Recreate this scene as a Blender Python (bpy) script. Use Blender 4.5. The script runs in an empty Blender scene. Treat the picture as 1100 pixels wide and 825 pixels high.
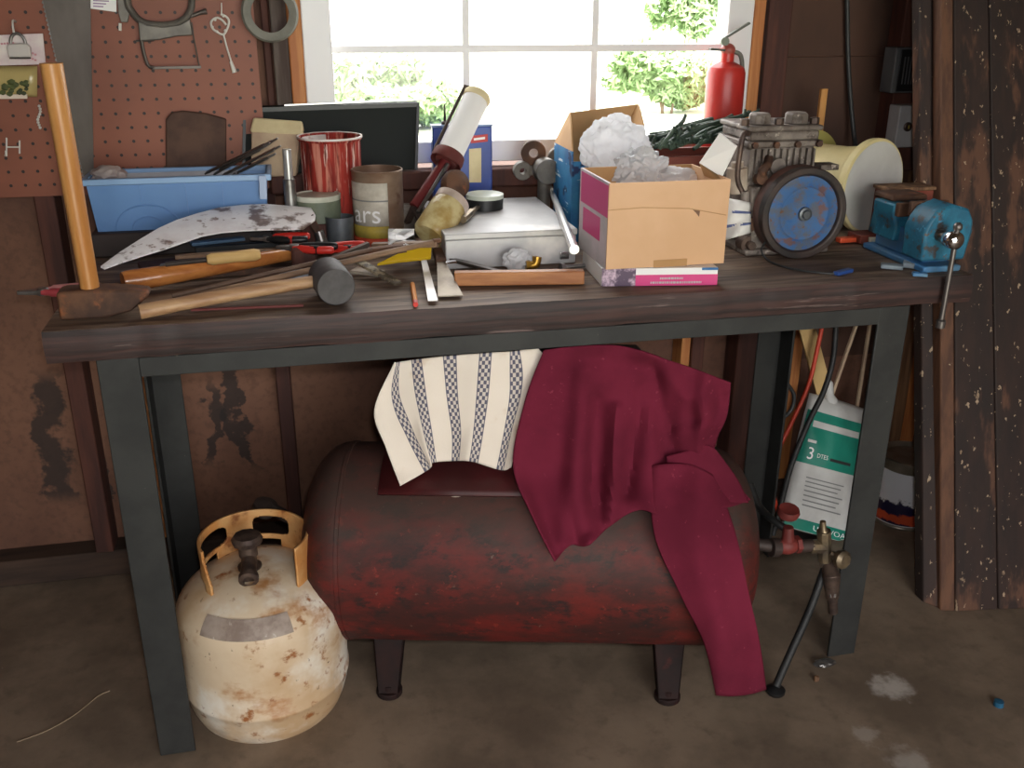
import bpy, bmesh, math, random
from mathutils import Vector, Matrix, noise
V = Vector
rnd = random.Random(7)
scn = bpy.context.scene
COL = scn.collection

# ------------------------------------------------------------------ camera
CAM = V((0.3843, -1.4941, 1.2855)); YAW, PITCH, ROLL, FPX = 0.2225952, 0.3767423, 0.004587, 1040.1
_cy, _sy, _cp, _sp = math.cos(YAW), math.sin(YAW), math.cos(PITCH), math.sin(PITCH)
FW = V((_sy*_cp, _cy*_cp, -_sp)); _r = V((_cy, -_sy, 0)); _u = _r.cross(FW)
RT = math.cos(ROLL)*_r + math.sin(ROLL)*_u; UP = -math.sin(ROLL)*_r + math.cos(ROLL)*_u
cd = bpy.data.cameras.new('camera'); cam = bpy.data.objects.new('camera', cd); COL.objects.link(cam)
cd.sensor_fit = 'HORIZONTAL'; cd.sensor_width = 36; cd.lens = FPX*36/1100; cd.clip_start = .02; cd.clip_end = 200
cam.matrix_world = Matrix(((RT.x, UP.x, -FW.x, CAM.x), (RT.y, UP.y, -FW.y, CAM.y), (RT.z, UP.z, -FW.z, CAM.z), (0, 0, 0, 1)))
scn.camera = cam

def ray(px, py): return FW + (px-550)/FPX*RT - (py-412.5)/FPX*UP
def at(px, py, x=None, y=None, z=None):
    """world point seen at a photo pixel, on the plane x=, y= or z="""
    d = ray(px, py)
    k = (x-CAM.x)/d.x if x is not None else (y-CAM.y)/d.y if y is not None else (z-CAM.z)/d.z
    return CAM + d*k
def atp(px, py, p0, n):
    d = ray(px, py); return CAM + d*((V(p0)-CAM).dot(V(n))/d.dot(V(n)))

# ------------------------------------------------------------------ materials
def lin(c, k=.10):
    g = .3*c[0]+.59*c[1]+.11*c[2]; c = [v+(g-v)*k for v in c[:3]]  # greys every colour slightly: veiling glare put into the palette
    return tuple(((v/255)/12.92 if v/255 <= .04045 else ((v/255+.055)/1.055)**2.4) for v in c[:3]) + (1,)
class NT:
    def __init__(s, name):
        s.m = bpy.data.materials.new(name); s.m.use_nodes = True; s.t = s.m.node_tree; s.t.nodes.clear()
        s.out = s.n('ShaderNodeOutputMaterial'); s.b = s.n('ShaderNodeBsdfPrincipled'); s.l(s.b.outputs[0], s.out.inputs[0])
        s.tc = s.n('ShaderNodeTexCoord'); s.co = s.tc.outputs['Object']
    def n(s, t): return s.t.nodes.new(t)
    def l(s, a, b): s.t.links.new(a, b)
    def math(s, op, a, b=None, c=None):
        n = s.n('ShaderNodeMath'); n.operation = op
        for i, v in enumerate((a, b, c)):
            if v is None: continue
            if isinstance(v, (int, float)): n.inputs[i].default_value = v
            else: s.l(v, n.inputs[i])
        return n.outputs[0]
    def noise(s, scale, stretch=(1,1,1), detail=5, rough=.6, off=(0,0,0), co=None):
        mp = s.n('ShaderNodeMapping'); mp.inputs['Scale'].default_value = stretch; mp.inputs['Location'].default_value = off
        s.l(co or s.co, mp.inputs[0]); nz = s.n('ShaderNodeTexNoise'); s.l(mp.outputs[0], nz.inputs['Vector'])
        nz.inputs['Scale'].default_value = scale; nz.inputs['Detail'].default_value = detail; nz.inputs['Roughness'].default_value = rough
        return nz.outputs[0]
    def ss(s, v, lo, hi):
        n = s.n('ShaderNodeMapRange'); n.interpolation_type = 'SMOOTHSTEP'; s.l(v, n.inputs[0])
        n.inputs[1].default_value = lo; n.inputs[2].default_value = hi; return n.outputs[0]
    def mix(s, f, a, b):
        n = s.n('ShaderNodeMix'); n.data_type = 'RGBA'
        if isinstance(f, (int, float)): n.inputs[0].default_value = f
        else: s.l(f, n.inputs[0])
        for i, v in ((6, a), (7, b)):
            if isinstance(v, tuple): n.inputs[i].default_value = v
            else: s.l(v, n.inputs[i])
        return n.outputs[2]
    def sep(s, co=None):
        n = s.n('ShaderNodeSeparateXYZ'); s.l(co or s.co, n.inputs[0]); return n.outputs
    def bump(s, h, dist=.002, strength=.6):
        n = s.n('ShaderNodeBump'); n.inputs['Distance'].default_value = dist; n.inputs['Strength'].default_value = strength
        s.l(h, n.inputs['Height']); s.l(n.outputs[0], s.b.inputs['Normal'])
    def col(s, c):
        if isinstance(c, tuple): s.b.inputs['Base Color'].default_value = c
        else: s.l(c, s.b.inputs['Base Color'])
def M(name, c1, c2=None, scale=10, stretch=(1,1,1), rough=.6, metal=0, bump=0, lo=.35, hi=.65, spots=(), trans=0, ior=1.45, spec=.5, coat=0, alpha=1):
    t = NT(name); b = t.b
    b.inputs['Roughness'].default_value = rough; b.inputs['Metallic'].default_value = metal
    b.inputs['Specular IOR Level'].default_value = spec; b.inputs['Coat Weight'].default_value = coat
    b.inputs['Transmission Weight'].default_value = trans; b.inputs['IOR'].default_value = ior; b.inputs['Alpha'].default_value = alpha
    c = lin(c1)
    nz = t.noise(scale, stretch)
    if c2: c = t.mix(t.ss(nz, lo, hi), lin(c1), lin(c2))
    for i, sp in enumerate(spots):
        cc, sc, l_, h_ = sp[:4]; st = sp[4] if len(sp) > 4 else (1,1,1)
        c = t.mix(t.ss(t.noise(sc, st, off=(3.1*i+1.7, 1.3*i, 5.2)), l_, h_), c, lin(cc))
    t.col(c)
    if bump: t.bump(nz, bump)
    return t.m

# ------------------------------------------------------------------ mesh building
class MB:
    def __init__(s): s.v = []; s.f = []; s.uv = None; s.sm = True
    def add(s, vs, fs):
        k = len(s.v); s.v += [V(p) for p in vs]; s.f += [tuple(i+k for i in f) for f in fs]; return s
    def box(s, p0, p1):
        a, b = V(p0), V(p1)
        vs = [(x, y, z) for x in (a.x, b.x) for y in (a.y, b.y) for z in (a.z, b.z)]
        return s.add(vs, [(0,1,3,2), (4,6,7,5), (0,4,5,1), (2,3,7,6), (0,2,6,4), (1,5,7,3)])
    def cbox(s, c, size, R=None):
        h = V(size)/2; c = V(c)
        vs = [V((x, y, z)) for x in (-h.x, h.x) for y in (-h.y, h.y) for z in (-h.z, h.z)]
        if R is not None: vs = [R @ p for p in vs]
        return s.add([p+c for p in vs], [(0,1,3,2), (4,6,7,5), (0,4,5,1), (2,3,7,6), (0,2,6,4), (1,5,7,3)])
    def bar(s, a, b, w, h, up=(0,0,1), w2=None, h2=None):
        a, b = V(a), V(b); d = (b-a).normalized(); sd = d.cross(V(up)).normalized(); u2 = sd.cross(d)
        w2 = w if w2 is None else w2; h2 = h if h2 is None else h2; vs = []
        for p, ww, hh in ((a, w, h), (b, w2, h2)):
            vs += [p+sd*ww/2*i+u2*hh/2*j for i, j in ((-1,-1), (1,-1), (1,1), (-1,1))]
        return s.add(vs, [(3,2,1,0), (4,5,6,7)]+[(i, (i+1) % 4, (i+1) % 4+4, i+4) for i in range(4)])
    def hexa(s, P):   # 8 corners: bottom ring 4, top ring 4
        return s.add(P, [(3,2,1,0), (4,5,6,7)]+[(i, (i+1) % 4, (i+1) % 4+4, i+4) for i in range(4)])
    def prism(s, poly, ex):
        n = len(poly); ex = V(ex); P = [V(p) for p in poly]
        return s.add(P+[p+ex for p in P], [tuple(reversed(range(n))), tuple(range(n, 2*n))]+[(i, (i+1) % n, (i+1) % n+n, i+n) for i in range(n)])
    def tube(s, pts, r, n=12, cap=True, flat=1, up=None):
        P = [V(p) for p in pts]; m = len(P); R = r if isinstance(r, (list, tuple)) else [r]*m; rings = []; ref = None
        for i, p in enumerate(P):
            d = (P[min(i+1, m-1)]-P[max(i-1, 0)]).normalized()
            if ref is None:
                ref = V(up) if up else (V((0,0,1)) if abs(d.z) < .9 else V((1,0,0)))
            a = d.cross(ref).normalized(); b = a.cross(d).normalized(); ref = b
            rings.append([p+(a*math.cos(2*math.pi*k/n)*R[i]+b*math.sin(2*math.pi*k/n)*R[i]*flat) for k in range(n)])
        vs = [q for rg in rings for q in rg]; fs = []
        for i in range(m-1):
            for k in range(n): fs.append((i*n+k, i*n+(k+1) % n, (i+1)*n+(k+1) % n, (i+1)*n+k))
        if cap: fs.append(tuple(reversed(range(n)))); fs.append(tuple(range((m-1)*n, m*n)))
        return s.add(vs, fs)
    def lathe(s, prof, o=(0,0,0), axis=(0,0,1), n=32, closed=False, a0=0, a1=2*math.pi, ref=None):
        ax = V(axis).normalized(); rf = V(ref) if ref else (V((1,0,0)) if abs(ax.x) < .9 else V((0,1,0)))
        a = (rf-ax*rf.dot(ax)).normalized(); b = ax.cross(a); o = V(o); full = abs(a1-a0-2*math.pi) < 1e-6
        cnt = n if full else n+1; vs = []; fs = []; m = len(prof)
        for (r, h) in prof:
            for k in range(cnt):
                t = a0+(a1-a0)*k/n; vs.append(o+ax*h+(a*math.cos(t)+b*math.sin(t))*max(r, 1e-5))
        for i in range(m if closed else m-1):
            j = (i+1) % m
            for k in range(n): 
                k2 = (k+1) % cnt
                fs.append((i*cnt+k, i*cnt+k2, j*cnt+k2, j*cnt+k))
        return s.add(vs, fs)
    def ball(s, c, r, sc=(1,1,1), sub=3, f=None):
        bm = bmesh.new(); bmesh.ops.create_icosphere(bm, subdivisions=sub, radius=1); vs = []
        for v in bm.verts:
            k = 1+(f(v.co) if f else 0); vs.append(V(c)+V((v.co.x*sc[0], v.co.y*sc[1], v.co.z*sc[2]))*r*k)
        fs = [tuple(v.index for v in fc.verts) for fc in bm.faces]; bm.free(); return s.add(vs, fs)
    def grid(s, G, uv=False):
        h, w = len(G), len(G[0]); k = len(s.v)
        s.add([p for row in G for p in row], [(i*w+j, i*w+j+1, (i+1)*w+j+1, (i+1)*w+j) for i in range(h-1) for j in range(w-1)])
        if uv: s.uv = [(j/(w-1), i/(h-1)) for i in range(h) for j in range(w)]
        return s
    def xf(s, Mx):
        s.v = [Mx @ p for p in s.v]; return s

OFF = {}
def _link(name, mb, mat, off, bev=0, solid=0, sub=0, ang=40, bseg=2):
    me = bpy.data.meshes.new(name); me.from_pydata([tuple(p-off) for p in mb.v], [], mb.f)
    bm = bmesh.new(); bm.from_mesh(me)
    if mb.uv is None: bmesh.ops.recalc_face_normals(bm, faces=bm.faces)
    bm.to_mesh(me); bm.free()
    if mb.uv:
        ul = me.uv_layers.new(name='uv')
        for lp in me.loops: ul.data[lp.index].uv = mb.uv[lp.vertex_index]
    me.polygons.foreach_set('use_smooth', [True]*len(me.polygons)); me.set_sharp_from_angle(angle=math.radians(ang))
    me.materials.append(mat); me.update()
    o = bpy.data.objects.new(name, me); COL.objects.link(o)
    if solid:
        q = o.modifiers.new('thick', 'SOLIDIFY'); q.thickness = solid; q.offset = 0
    if bev:
        q = o.modifiers.new('bevel', 'BEVEL'); q.width = bev; q.segments = bseg; q.limit_method = 'ANGLE'; q.angle_limit = math.radians(40)
    if sub:
        q = o.modifiers.new('sub', 'SUBSURF'); q.levels = sub; q.render_levels = sub
    return o
def tag(o, label, cat, group=None, kind=None):
    if label: o['label'] = label
    if cat: o['category'] = cat
    if group: o['group'] = group
    if kind: o['kind'] = kind
    return o
def thing(name, label, cat, loc, group=None):
    o = bpy.data.objects.new(name, None); o.empty_display_size = .02; COL.objects.link(o); o.location = V(loc); OFF[o.name] = V(loc)
    return tag(o, label, cat, group)
def part(name, mb, mat, parent, label=None, **k):
    off = OFF[parent.name]; o = _link(name, mb, mat, off, **k); o.parent = parent; OFF[o.name] = off
    if label: o['label'] = label
    return o
def solo(name, mb, mat, label, cat, group=None, kind=None, **k):
    lo = V([min(p[i] for p in mb.v) for i in range(3)]); hi = V([max(p[i] for p in mb.v) for i in range(3)])
    off = V(((lo.x+hi.x)/2, (lo.y+hi.y)/2, lo.z)); o = _link(name, mb, mat, off, **k); o.location = off; OFF[o.name] = off
    return tag(o, label, cat, group, kind)
def struct(name, mb, mat, **k):
    o = _link(name, mb, mat, V((0,0,0)), **k); o['kind'] = 'structure'; OFF[o.name] = V((0,0,0)); return o
def text_mb(s, size, mapf, depth=.0006):
    cu = bpy.data.curves.new('t', 'FONT'); cu.body = s; cu.size = size; cu.align_x = 'CENTER'; cu.align_y = 'CENTER'; cu.resolution_u = 3
    o = bpy.data.objects.new('t', cu); COL.objects.link(o); dg = bpy.context.evaluated_depsgraph_get()
    me = bpy.data.meshes.new_from_object(o.evaluated_get(dg)); mb = MB()
    mb.add([mapf(v.co.x, v.co.y) for v in me.vertices], [tuple(p.vertices) for p in me.polygons])
    bpy.data.objects.remove(o); bpy.data.curves.remove(cu); bpy.data.meshes.remove(me); return mb
def smooth(pts, n=8):
    P = [V(p) for p in pts]; out = []
    for i in range(len(P)-1):
        a, b, c, d = P[max(i-1, 0)], P[i], P[i+1], P[min(i+2, len(P)-1)]
        for k in range(n):
            t = k/n; out.append(.5*((2*b)+(c-a)*t+(2*a-5*b+4*c-d)*t*t+(3*b-a-3*c+d)*t**3))
    return out+[P[-1]]

# ------------------------------------------------------------------ palette
concrete = None
def floor_mat():
    t = NT('dirty_concrete'); a = t.noise(3.2, detail=8, rough=.65); b = t.noise(22, detail=6, off=(4, 2, 1))
    c = t.mix(t.ss(a, .35, .68), lin((110, 93, 77)), lin((146, 125, 104)))
    c = t.mix(t.math('MULTIPLY', t.ss(b, .5, .75), .5), c, lin((92, 76, 63)))
    x, y, z = t.sep()
    for (cx, cy, r, amt) in ((1.486, -.108, .05, .85), (1.40, -.30, .05, .5), (1.36, -.22, .03, .35)):   # spilt plaster stains
        d = t.math('SQRT', t.math('ADD', t.math('POWER', t.math('SUBTRACT', x, cx), 2), t.math('POWER', t.math('SUBTRACT', y, cy), 2)))
        d = t.math('ADD', d, t.math('MULTIPLY', t.math('SUBTRACT', t.noise(30, detail=4), .5), .09))
        k = t.n('ShaderNodeMapRange'); k.interpolation_type = 'SMOOTHSTEP'; t.l(d, k.inputs[0])
        k.inputs[1].default_value = r; k.inputs[2].default_value = r*.25; k.inputs[3].default_value = 0; k.inputs[4].default_value = amt
        c = t.mix(k.outputs[0], c, lin((200, 190, 180)))
    sp = t.noise(75, detail=2, off=(9, 1, 3)); c = t.mix(t.ss(sp, .74, .80), c, lin((150, 140, 125)))
    t.col(c); t.b.inputs['Roughness'].default_value = .62; t.bump(b, .002, .4); return t.m
def sheath_mat():
    t = NT('brown_sheathing'); a = t.noise(2.2, detail=7); b = t.noise(60, detail=3)
    c = t.mix(t.ss(a, .35, .68), lin((94, 59, 44)), lin((128, 86, 64)))
    c = t.mix(t.math('MULTIPLY', t.ss(b, .45, .7), .35), c, lin((74, 46, 36)))
    x, y, z = t.sep()
    for (x0, z0, z1, w, slant) in ((-.185, .16, .52, .034, -.10), (.225, .20, .60, .016, -.12), (.165, .22, .47, .020, .05), (-.10, .10, .3, .006, .2)):   # mould lines
        wob = t.math('MULTIPLY', t.math('SUBTRACT', t.noise(6, detail=5, off=(x0*7, 0, 0)), .5), .30)
        cx = t.math('ADD', t.math('ADD', wob, x0), t.math('MULTIPLY', t.math('SUBTRACT', z, (z0+z1)/2), slant))
        d = t.math('ABSOLUTE', t.math('SUBTRACT', x, cx)); wn = t.math('MULTIPLY', t.noise(14, detail=4, off=(1, 2, x0)), w*2.2)
        m = t.math('SUBTRACT', 1, t.math('MINIMUM', 1, t.math('DIVIDE', d, wn)))
        m = t.math('MULTIPLY', t.ss(m, .0, .45), t.math('MULTIPLY', t.ss(z, z0, z0+.05), t.math('SUBTRACT', 1, t.ss(z, z1-.05, z1))))
        c = t.mix(t.math('MULTIPLY', m, .85), c, lin((42, 34, 31)))
    t.col(c); t.b.inputs['Roughness'].default_value = .8; return t.m
def peg_mat():
    t = NT('pegboard_hardboard'); a = t.noise(3, detail=6)
    c = t.mix(t.ss(a, .3, .7), lin((126, 65, 42)), lin((146, 78, 52)))
    x, y, z = t.sep(); S = .0272
    fx = t.math('SUBTRACT', t.math('FRACT', t.math('DIVIDE', t.math('ADD', x, 10), S)), .5)
    fz = t.math('SUBTRACT', t.math('FRACT', t.math('DIVIDE', t.math('ADD', z, 10), S)), .5)
    d = t.math('SQRT', t.math('ADD', t.math('POWER', fx, 2), t.math('POWER', fz, 2)))
    hole = t.math('LESS_THAN', d, .115)
    t.col(t.mix(hole, c, lin((38, 20, 16)))); t.b.inputs['Roughness'].default_value = .55; return t.m
m_floor = floor_mat(); m_sheath = sheath_mat(); m_peg = peg_mat()
m_ply = M('dark_plywood', (82, 52, 38), (58, 36, 27), 3, (1,1,.5), .75, bump=.001)
m_stud = M('red_brown_stud', (92, 50, 38), (66, 36, 30), 5, (6,6,.6), .75)
m_grey_stud = M('grey_weathered_stud', (110, 98, 90), (74, 58, 52), 6, (6,6,.4), .8)
m_orange = M('orange_pine', (204, 134, 72), (178, 104, 52), 7, (8,8,.5), .6)
m_tanwood = M('tan_raw_stud', (150, 110, 76), (96, 66, 46), 6, (9,9,.4), .75)
m_plate = M('dirty_sill_plate', (72, 52, 40), (48, 35, 28), 5, (.5,4,4), .85)
m_vinyl = M('white_window_vinyl', (232, 230, 232), None, rough=.35)
m_ceiling = M('dark_rafter_boards', (90, 70, 55), (70, 52, 40), 3, (.5,5,1), .8)
m_innerwall = M('bare_barn_boards', (120, 92, 72), (84, 62, 48), 3, (5,5,.4), .8)
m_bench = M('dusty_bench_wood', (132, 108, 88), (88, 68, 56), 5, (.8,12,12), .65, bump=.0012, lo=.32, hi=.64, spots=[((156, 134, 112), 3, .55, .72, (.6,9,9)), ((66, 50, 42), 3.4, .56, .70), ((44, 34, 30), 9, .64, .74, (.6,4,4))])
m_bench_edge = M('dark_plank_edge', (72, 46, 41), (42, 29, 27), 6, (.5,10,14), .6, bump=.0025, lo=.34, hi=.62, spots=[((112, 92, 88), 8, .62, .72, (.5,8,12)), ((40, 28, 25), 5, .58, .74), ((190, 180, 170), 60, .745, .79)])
m_iron = M('painted_angle_iron', (48, 48, 46), (37, 37, 36), 12, rough=.6, bump=.0006, spots=[((108, 98, 88), 60, .70, .78)])
def tank_mat():
    t = NT('rusted_red_tank'); x, y, z = t.sep()
    c = t.mix(t.ss(t.noise(8, (.8,2,2), 8, .7), .36, .62), lin((108, 31, 26)), lin((66, 32, 28)))
    c = t.mix(t.ss(t.noise(17, (.8,1.6,1.6), 8, .75), .50, .64), c, lin((44, 31, 29)))
    c = t.mix(t.math('MULTIPLY', t.ss(t.noise(42, (1,1,1), 6, .7, off=(2,3,1)), .60, .68), .7), c, lin((142, 48, 36)))
    d = t.math('ADD', z, t.math('MULTIPLY', t.math('SUBTRACT', t.noise(7, (.6,1,1), 8, .7, off=(5,1,7)), .5), .38))   # settled dust on the upper half
    c = t.mix(t.math('MULTIPLY', t.ss(d, .29, .44), .72), c, lin((70, 55, 48)))
    c = t.mix(t.math('MULTIPLY', t.ss(t.noise(60, detail=3, off=(1,9,4)), .70, .75), .6), c, lin((120, 100, 86)))
    t.col(c); t.b.inputs['Roughness'].default_value = .6; t.b.inputs['Specular IOR Level'].default_value = .3; t.bump(t.noise(30, detail=6), .001, .5); return t.m
m_tank = tank_mat()
m_propane = M('cream_rusty_paint', (222, 198, 166), (200, 164, 122), 5, rough=.45, bump=.0008, spots=[((232, 222, 206), 6, .50, .66), ((180, 120, 66), 9, .54, .70, (1,1,1.6)), ((156, 92, 42), 30, .59, .70), ((96, 60, 40), 55, .68, .74), ((168, 150, 132), 5, .56, .72)])
m_collar = M('rusty_collar', (198, 128, 62), (216, 162, 100), 14, rough=.6, bump=.0008, spots=[((150, 86, 42), 22, .55, .7), ((90, 52, 30), 60, .68, .76)])
m_brassdark = M('tarnished_brass', (104, 84, 72), (66, 52, 48), 30, rough=.5, metal=.5, bump=.0008)
m_labelgrey = M('worn_grey_label', (170, 152, 138), (136, 116, 104), 25, rough=.6, spots=[((208, 196, 184), 40, .58, .68)])
m_navy = (58, 62, 96)
def towel_mat():
    t = NT('striped_towel'); sx = t.n('ShaderNodeSeparateXYZ'); t.l(t.tc.outputs['UV'], sx.inputs[0]); u, v = sx.outputs[0], sx.outputs[1]
    base = t.mix(t.ss(t.noise(9, detail=4), .56, .74), lin((240, 226, 210)), lin((206, 170, 126)))
    s6 = t.math('MULTIPLY', u, 6); fr = t.math('ABSOLUTE', t.math('SUBTRACT', s6, t.math('ROUND', s6)))
    inner = t.math('MULTIPLY', t.math('GREATER_THAN', u, .09), t.math('LESS_THAN', u, .91))
    band = t.math('MULTIPLY', t.math('LESS_THAN', fr, .19), inner)
    cu = t.math('FLOOR', t.math('DIVIDE', t.math('ADD', t.math('SUBTRACT', s6, t.math('ROUND', s6)), .19), .095)); cv = t.math('FLOOR', t.math('MULTIPLY', v, 28))
    chk = t.math('MODULO', t.math('ADD', cu, cv), 2)
    edge = t.math('GREATER_THAN', fr, .16); dark = t.math('MAXIMUM', t.math('GREATER_THAN', chk, .5), edge)
    c = t.mix(t.math('MULTIPLY', band, t.math('ADD', t.math('MULTIPLY', dark, .65), .25)), base, lin((52, 56, 92)))
    t.col(c); t.b.inputs['Roughness'].default_value = .9; t.bump(t.noise(350, detail=2), .0008, .5); return t.m
m_towel = towel_mat()
m_maroon = M('maroon_fleece', (118, 32, 54), (100, 26, 45), 6, rough=.95, bump=.0006, spec=.15, spots=[((136, 50, 70), 90, .64, .72)])
m_steel = M('worn_steel', (150, 148, 146), (112, 106, 102), 14, rough=.38, metal=.85, spots=[((120, 82, 60), 20, .6, .72)])
m_chrome = M('bright_chrome', (225, 225, 228), None, rough=.12, metal=1)
m_castgrey = M('grey_cast_alloy', (122, 116, 108), (92, 88, 82), 18, rough=.5, metal=.35)
m_darksteel = M('dark_saw_steel', (104, 96, 90), (78, 70, 66), 5, (1,1,.5), .42, metal=.6)
m_rust = M('rusty_iron', (110, 74, 52), (72, 50, 40), 16, rough=.75, metal=.2, bump=.0015, spots=[((150, 86, 50), 22, .57, .7)])
m_handle = M('varnished_ash', (206, 146, 80), (184, 118, 56), 5, (10,10,.6), .35)
m_handleX = M('varnished_orange_handle', (196, 122, 58), (170, 96, 44), 5, (.6,10,10), .25, coat=.4)
m_oldstick = M('grey_brown_stick', (150, 118, 90), (112, 84, 64), 6, (.6,10,10), .6)
m_tanhandle = M('tan_hickory', (190, 150, 108), (158, 116, 80), 6, (.6,10,10), .5)
m_rubber = M('grey_black_rubber', (84, 80, 80), (62, 58, 58), 20, rough=.6)
m_black = M('black_plastic', (26, 26, 27), None, rough=.4)
m_blackmat = M('black_rubber_hose', (30, 30, 31), (40, 39, 38), 20, rough=.55)
m_blue = M('blue_bin_plastic', (100, 144, 200), (90, 132, 188), 3, rough=.4)
m_bluein = m_blue
m_redcan = M('streaky_red_paint', (172, 52, 42), (126, 34, 28), 9, (9,9,.8), .7, bump=.002, spec=.2, spots=[((206, 128, 108), 9, .52, .66, (9,9,.5)), ((226, 196, 184), 16, .585, .66, (6,6,.5)), ((90, 30, 24), 12, .56, .68, (7,7,.6))])
m_whitepaint = M('chipped_white_paint', (226, 216, 210), (186, 120, 108), 14, rough=.5, lo=.52, hi=.62)
m_rusttin = M('rusty_tin', (122, 92, 72), (150, 126, 106), 9, (1,1,2), .5, metal=.4, spots=[((96, 60, 42), 16, .58, .7)])
m_labelwhite = M('grubby_white_label', (206, 198, 184), (176, 166, 150), 20, rough=.6)
m_yellowband = M('yellow_label_band', (196, 168, 60), (160, 140, 60), 22, rough=.55)
m_redband = M('red_label_band', (204, 72, 40), (176, 54, 36), 22, rough=.55)
m_white = M('clean_white', (240, 238, 236), None, rough=.6)
m_greentin = M('grey_green_tin', (120, 128, 104), (96, 104, 86), 12, rough=.5)
m_greypot = M('grey_blue_tin', (112, 118, 124), (84, 88, 92), 14, rough=.4, metal=.5)
m_flattin = M('dull_grey_tin', (140, 130, 120), (110, 100, 92), 14, rough=.45, metal=.4)
m_screen = M('black_screen_glass', (24, 28, 25), None, rough=.5, spec=.12)
m_cardtan = M('tan_cardboard', (226, 180, 138), (216, 168, 124), 4, rough=.8)
m_cardin = M('kraft_inner', (196, 152, 100), (180, 134, 84), 5, rough=.85)
m_tanbox = M('grimy_tan_board', (196, 170, 138), (170, 140, 116), 8, rough=.8)
m_creamflap = M('cream_flap', (222, 206, 160), (204, 184, 138), 10, rough=.8)
m_magenta = M('magenta_print', (222, 54, 130), None, rough=.5)
m_palepink = M('pale_print', (214, 200, 206), (180, 176, 176), 9, rough=.5)
m_purple = M('dark_photo_print', (88, 66, 92), (210, 180, 200), 34, rough=.5, lo=.45, hi=.6)
m_blueprint = M('blue_carton_print', (46, 136, 190), (30, 104, 168), 16, rough=.5, spots=[((226, 236, 240), 40, .62, .66, (.4,.4,2)), ((24, 50, 100), 11, .58, .62)])
m_bluetin = M('blue_tin_print', (40, 74, 164), (32, 58, 138), 8, rough=.35)
m_redprint = M('red_print', (196, 50, 48), None, rough=.5)
def wrap_mat():
    t = NT('clear_bubble_wrap'); b = t.b; t.col(lin((246, 246, 248))); b.inputs['Roughness'].default_value = .25
    tl = t.n('ShaderNodeBsdfTranslucent'); tl.inputs[0].default_value = (.92, .92, .93, 1); mx = t.n('ShaderNodeMixShader'); mx.inputs[0].default_value = .5
    t.l(b.outputs[0], mx.inputs[1]); t.l(tl.outputs[0], mx.inputs[2]); t.l(mx.outputs[0], t.out.inputs[0])
    vo = t.n('ShaderNodeTexVoronoi'); vo.inputs['Scale'].default_value = 95; t.l(t.co, vo.inputs['Vector']); t.bump(vo.outputs[0], .003, .8); return t.m
m_wrap = wrap_mat()
m_clearbag = M('crumpled_clear_bag', (240, 240, 242), None, 30, rough=.12, trans=.35, ior=1.25, bump=.004)
m_amber = M('amber_glass', (246, 226, 164), (206, 170, 96), 26, rough=.12, trans=.4, ior=1.3, bump=.004)
m_yellowplastic = M('translucent_yellow_plastic', (236, 190, 26), None, rough=.25, trans=.35)
m_greencord = M('dark_green_cord', (74, 92, 76), (48, 64, 54), 30, rough=.5)
m_redext = M('extinguisher_red', (206, 50, 42), (190, 42, 38), 6, rough=.35)
m_pump = M('grey_cast_iron_pump', (142, 130, 120), (96, 84, 76), 14, rough=.6, metal=.15, bump=.001, spots=[((70, 56, 48), 34, .54, .66), ((186, 172, 158), 50, .60, .70), ((128, 72, 50), 30, .62, .70)])
m_flyblue = M('worn_blue_flywheel', (64, 104, 156), (92, 98, 112), 34, rough=.7, spec=.25, lo=.44, hi=.62, spots=[((112, 84, 84), 28, .56, .66), ((52, 96, 158), 45, .58, .68), ((110, 80, 62), 70, .60, .68)])
m_flyrim = M('black_greasy_rim', (44, 38, 36), (66, 50, 44), 22, rough=.5)
m_rimside = M('rusty_rim_side', (112, 74, 64), (84, 60, 54), 18, rough=.6)
m_spool = M('cream_spool_plastic', (222, 204, 150), (206, 188, 128), 5, rough=.5)
m_spoolol = M('olive_spool_flange', (178, 168, 88), (160, 152, 78), 5, rough=.5)
m_spoolend = M('greyish_white_label', (206, 204, 198), (186, 182, 176), 4, rough=.45)
m_teal = M('teal_blue_vise_paint', (40, 122, 152), (34, 98, 128), 30, rough=.5, bump=.0006, spots=[((70, 66, 66), 34, .56, .64), ((76, 156, 200), 40, .60, .70), ((104, 72, 56), 60, .60, .68)])
m_viseblue = M('bright_blue_paint', (60, 128, 190), (80, 120, 150), 12, rough=.5)
m_orangeplastic = M('orange_red_plastic', (232, 84, 44), None, rough=.4)
m_boxred = M('red_stained_wood', (128, 56, 40), (100, 42, 32), 6, (.6,8,8), .6)
m_outlet = M('grey_metal_box', (196, 196, 198), (176, 174, 174), 10, rough=.5)
m_darkbox = M('black_switch_box', (92, 92, 94), (76, 76, 78), 10, rough=.5)
m_cable = M('black_cable', (46, 46, 46), None, rough=.5)
m_redcord = M('red_extension_cord', (206, 60, 34), None, rough=.45)
m_bagwhite = M('white_woven_bag', (200, 198, 194), (178, 174, 170), 6, rough=.55)
m_bagteal = M('teal_bag_print', (26, 134, 112), (20, 116, 98), 8, rough=.5)
m_ink = M('grey_ink', (120, 120, 118), None, rough=.6)
m_darkink = M('dark_ink', (50, 46, 46), None, rough=.6)
m_paintcan = M('paint_can_metal', (150, 140, 126), (120, 108, 96), 14, rough=.35, metal=.6)
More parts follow.
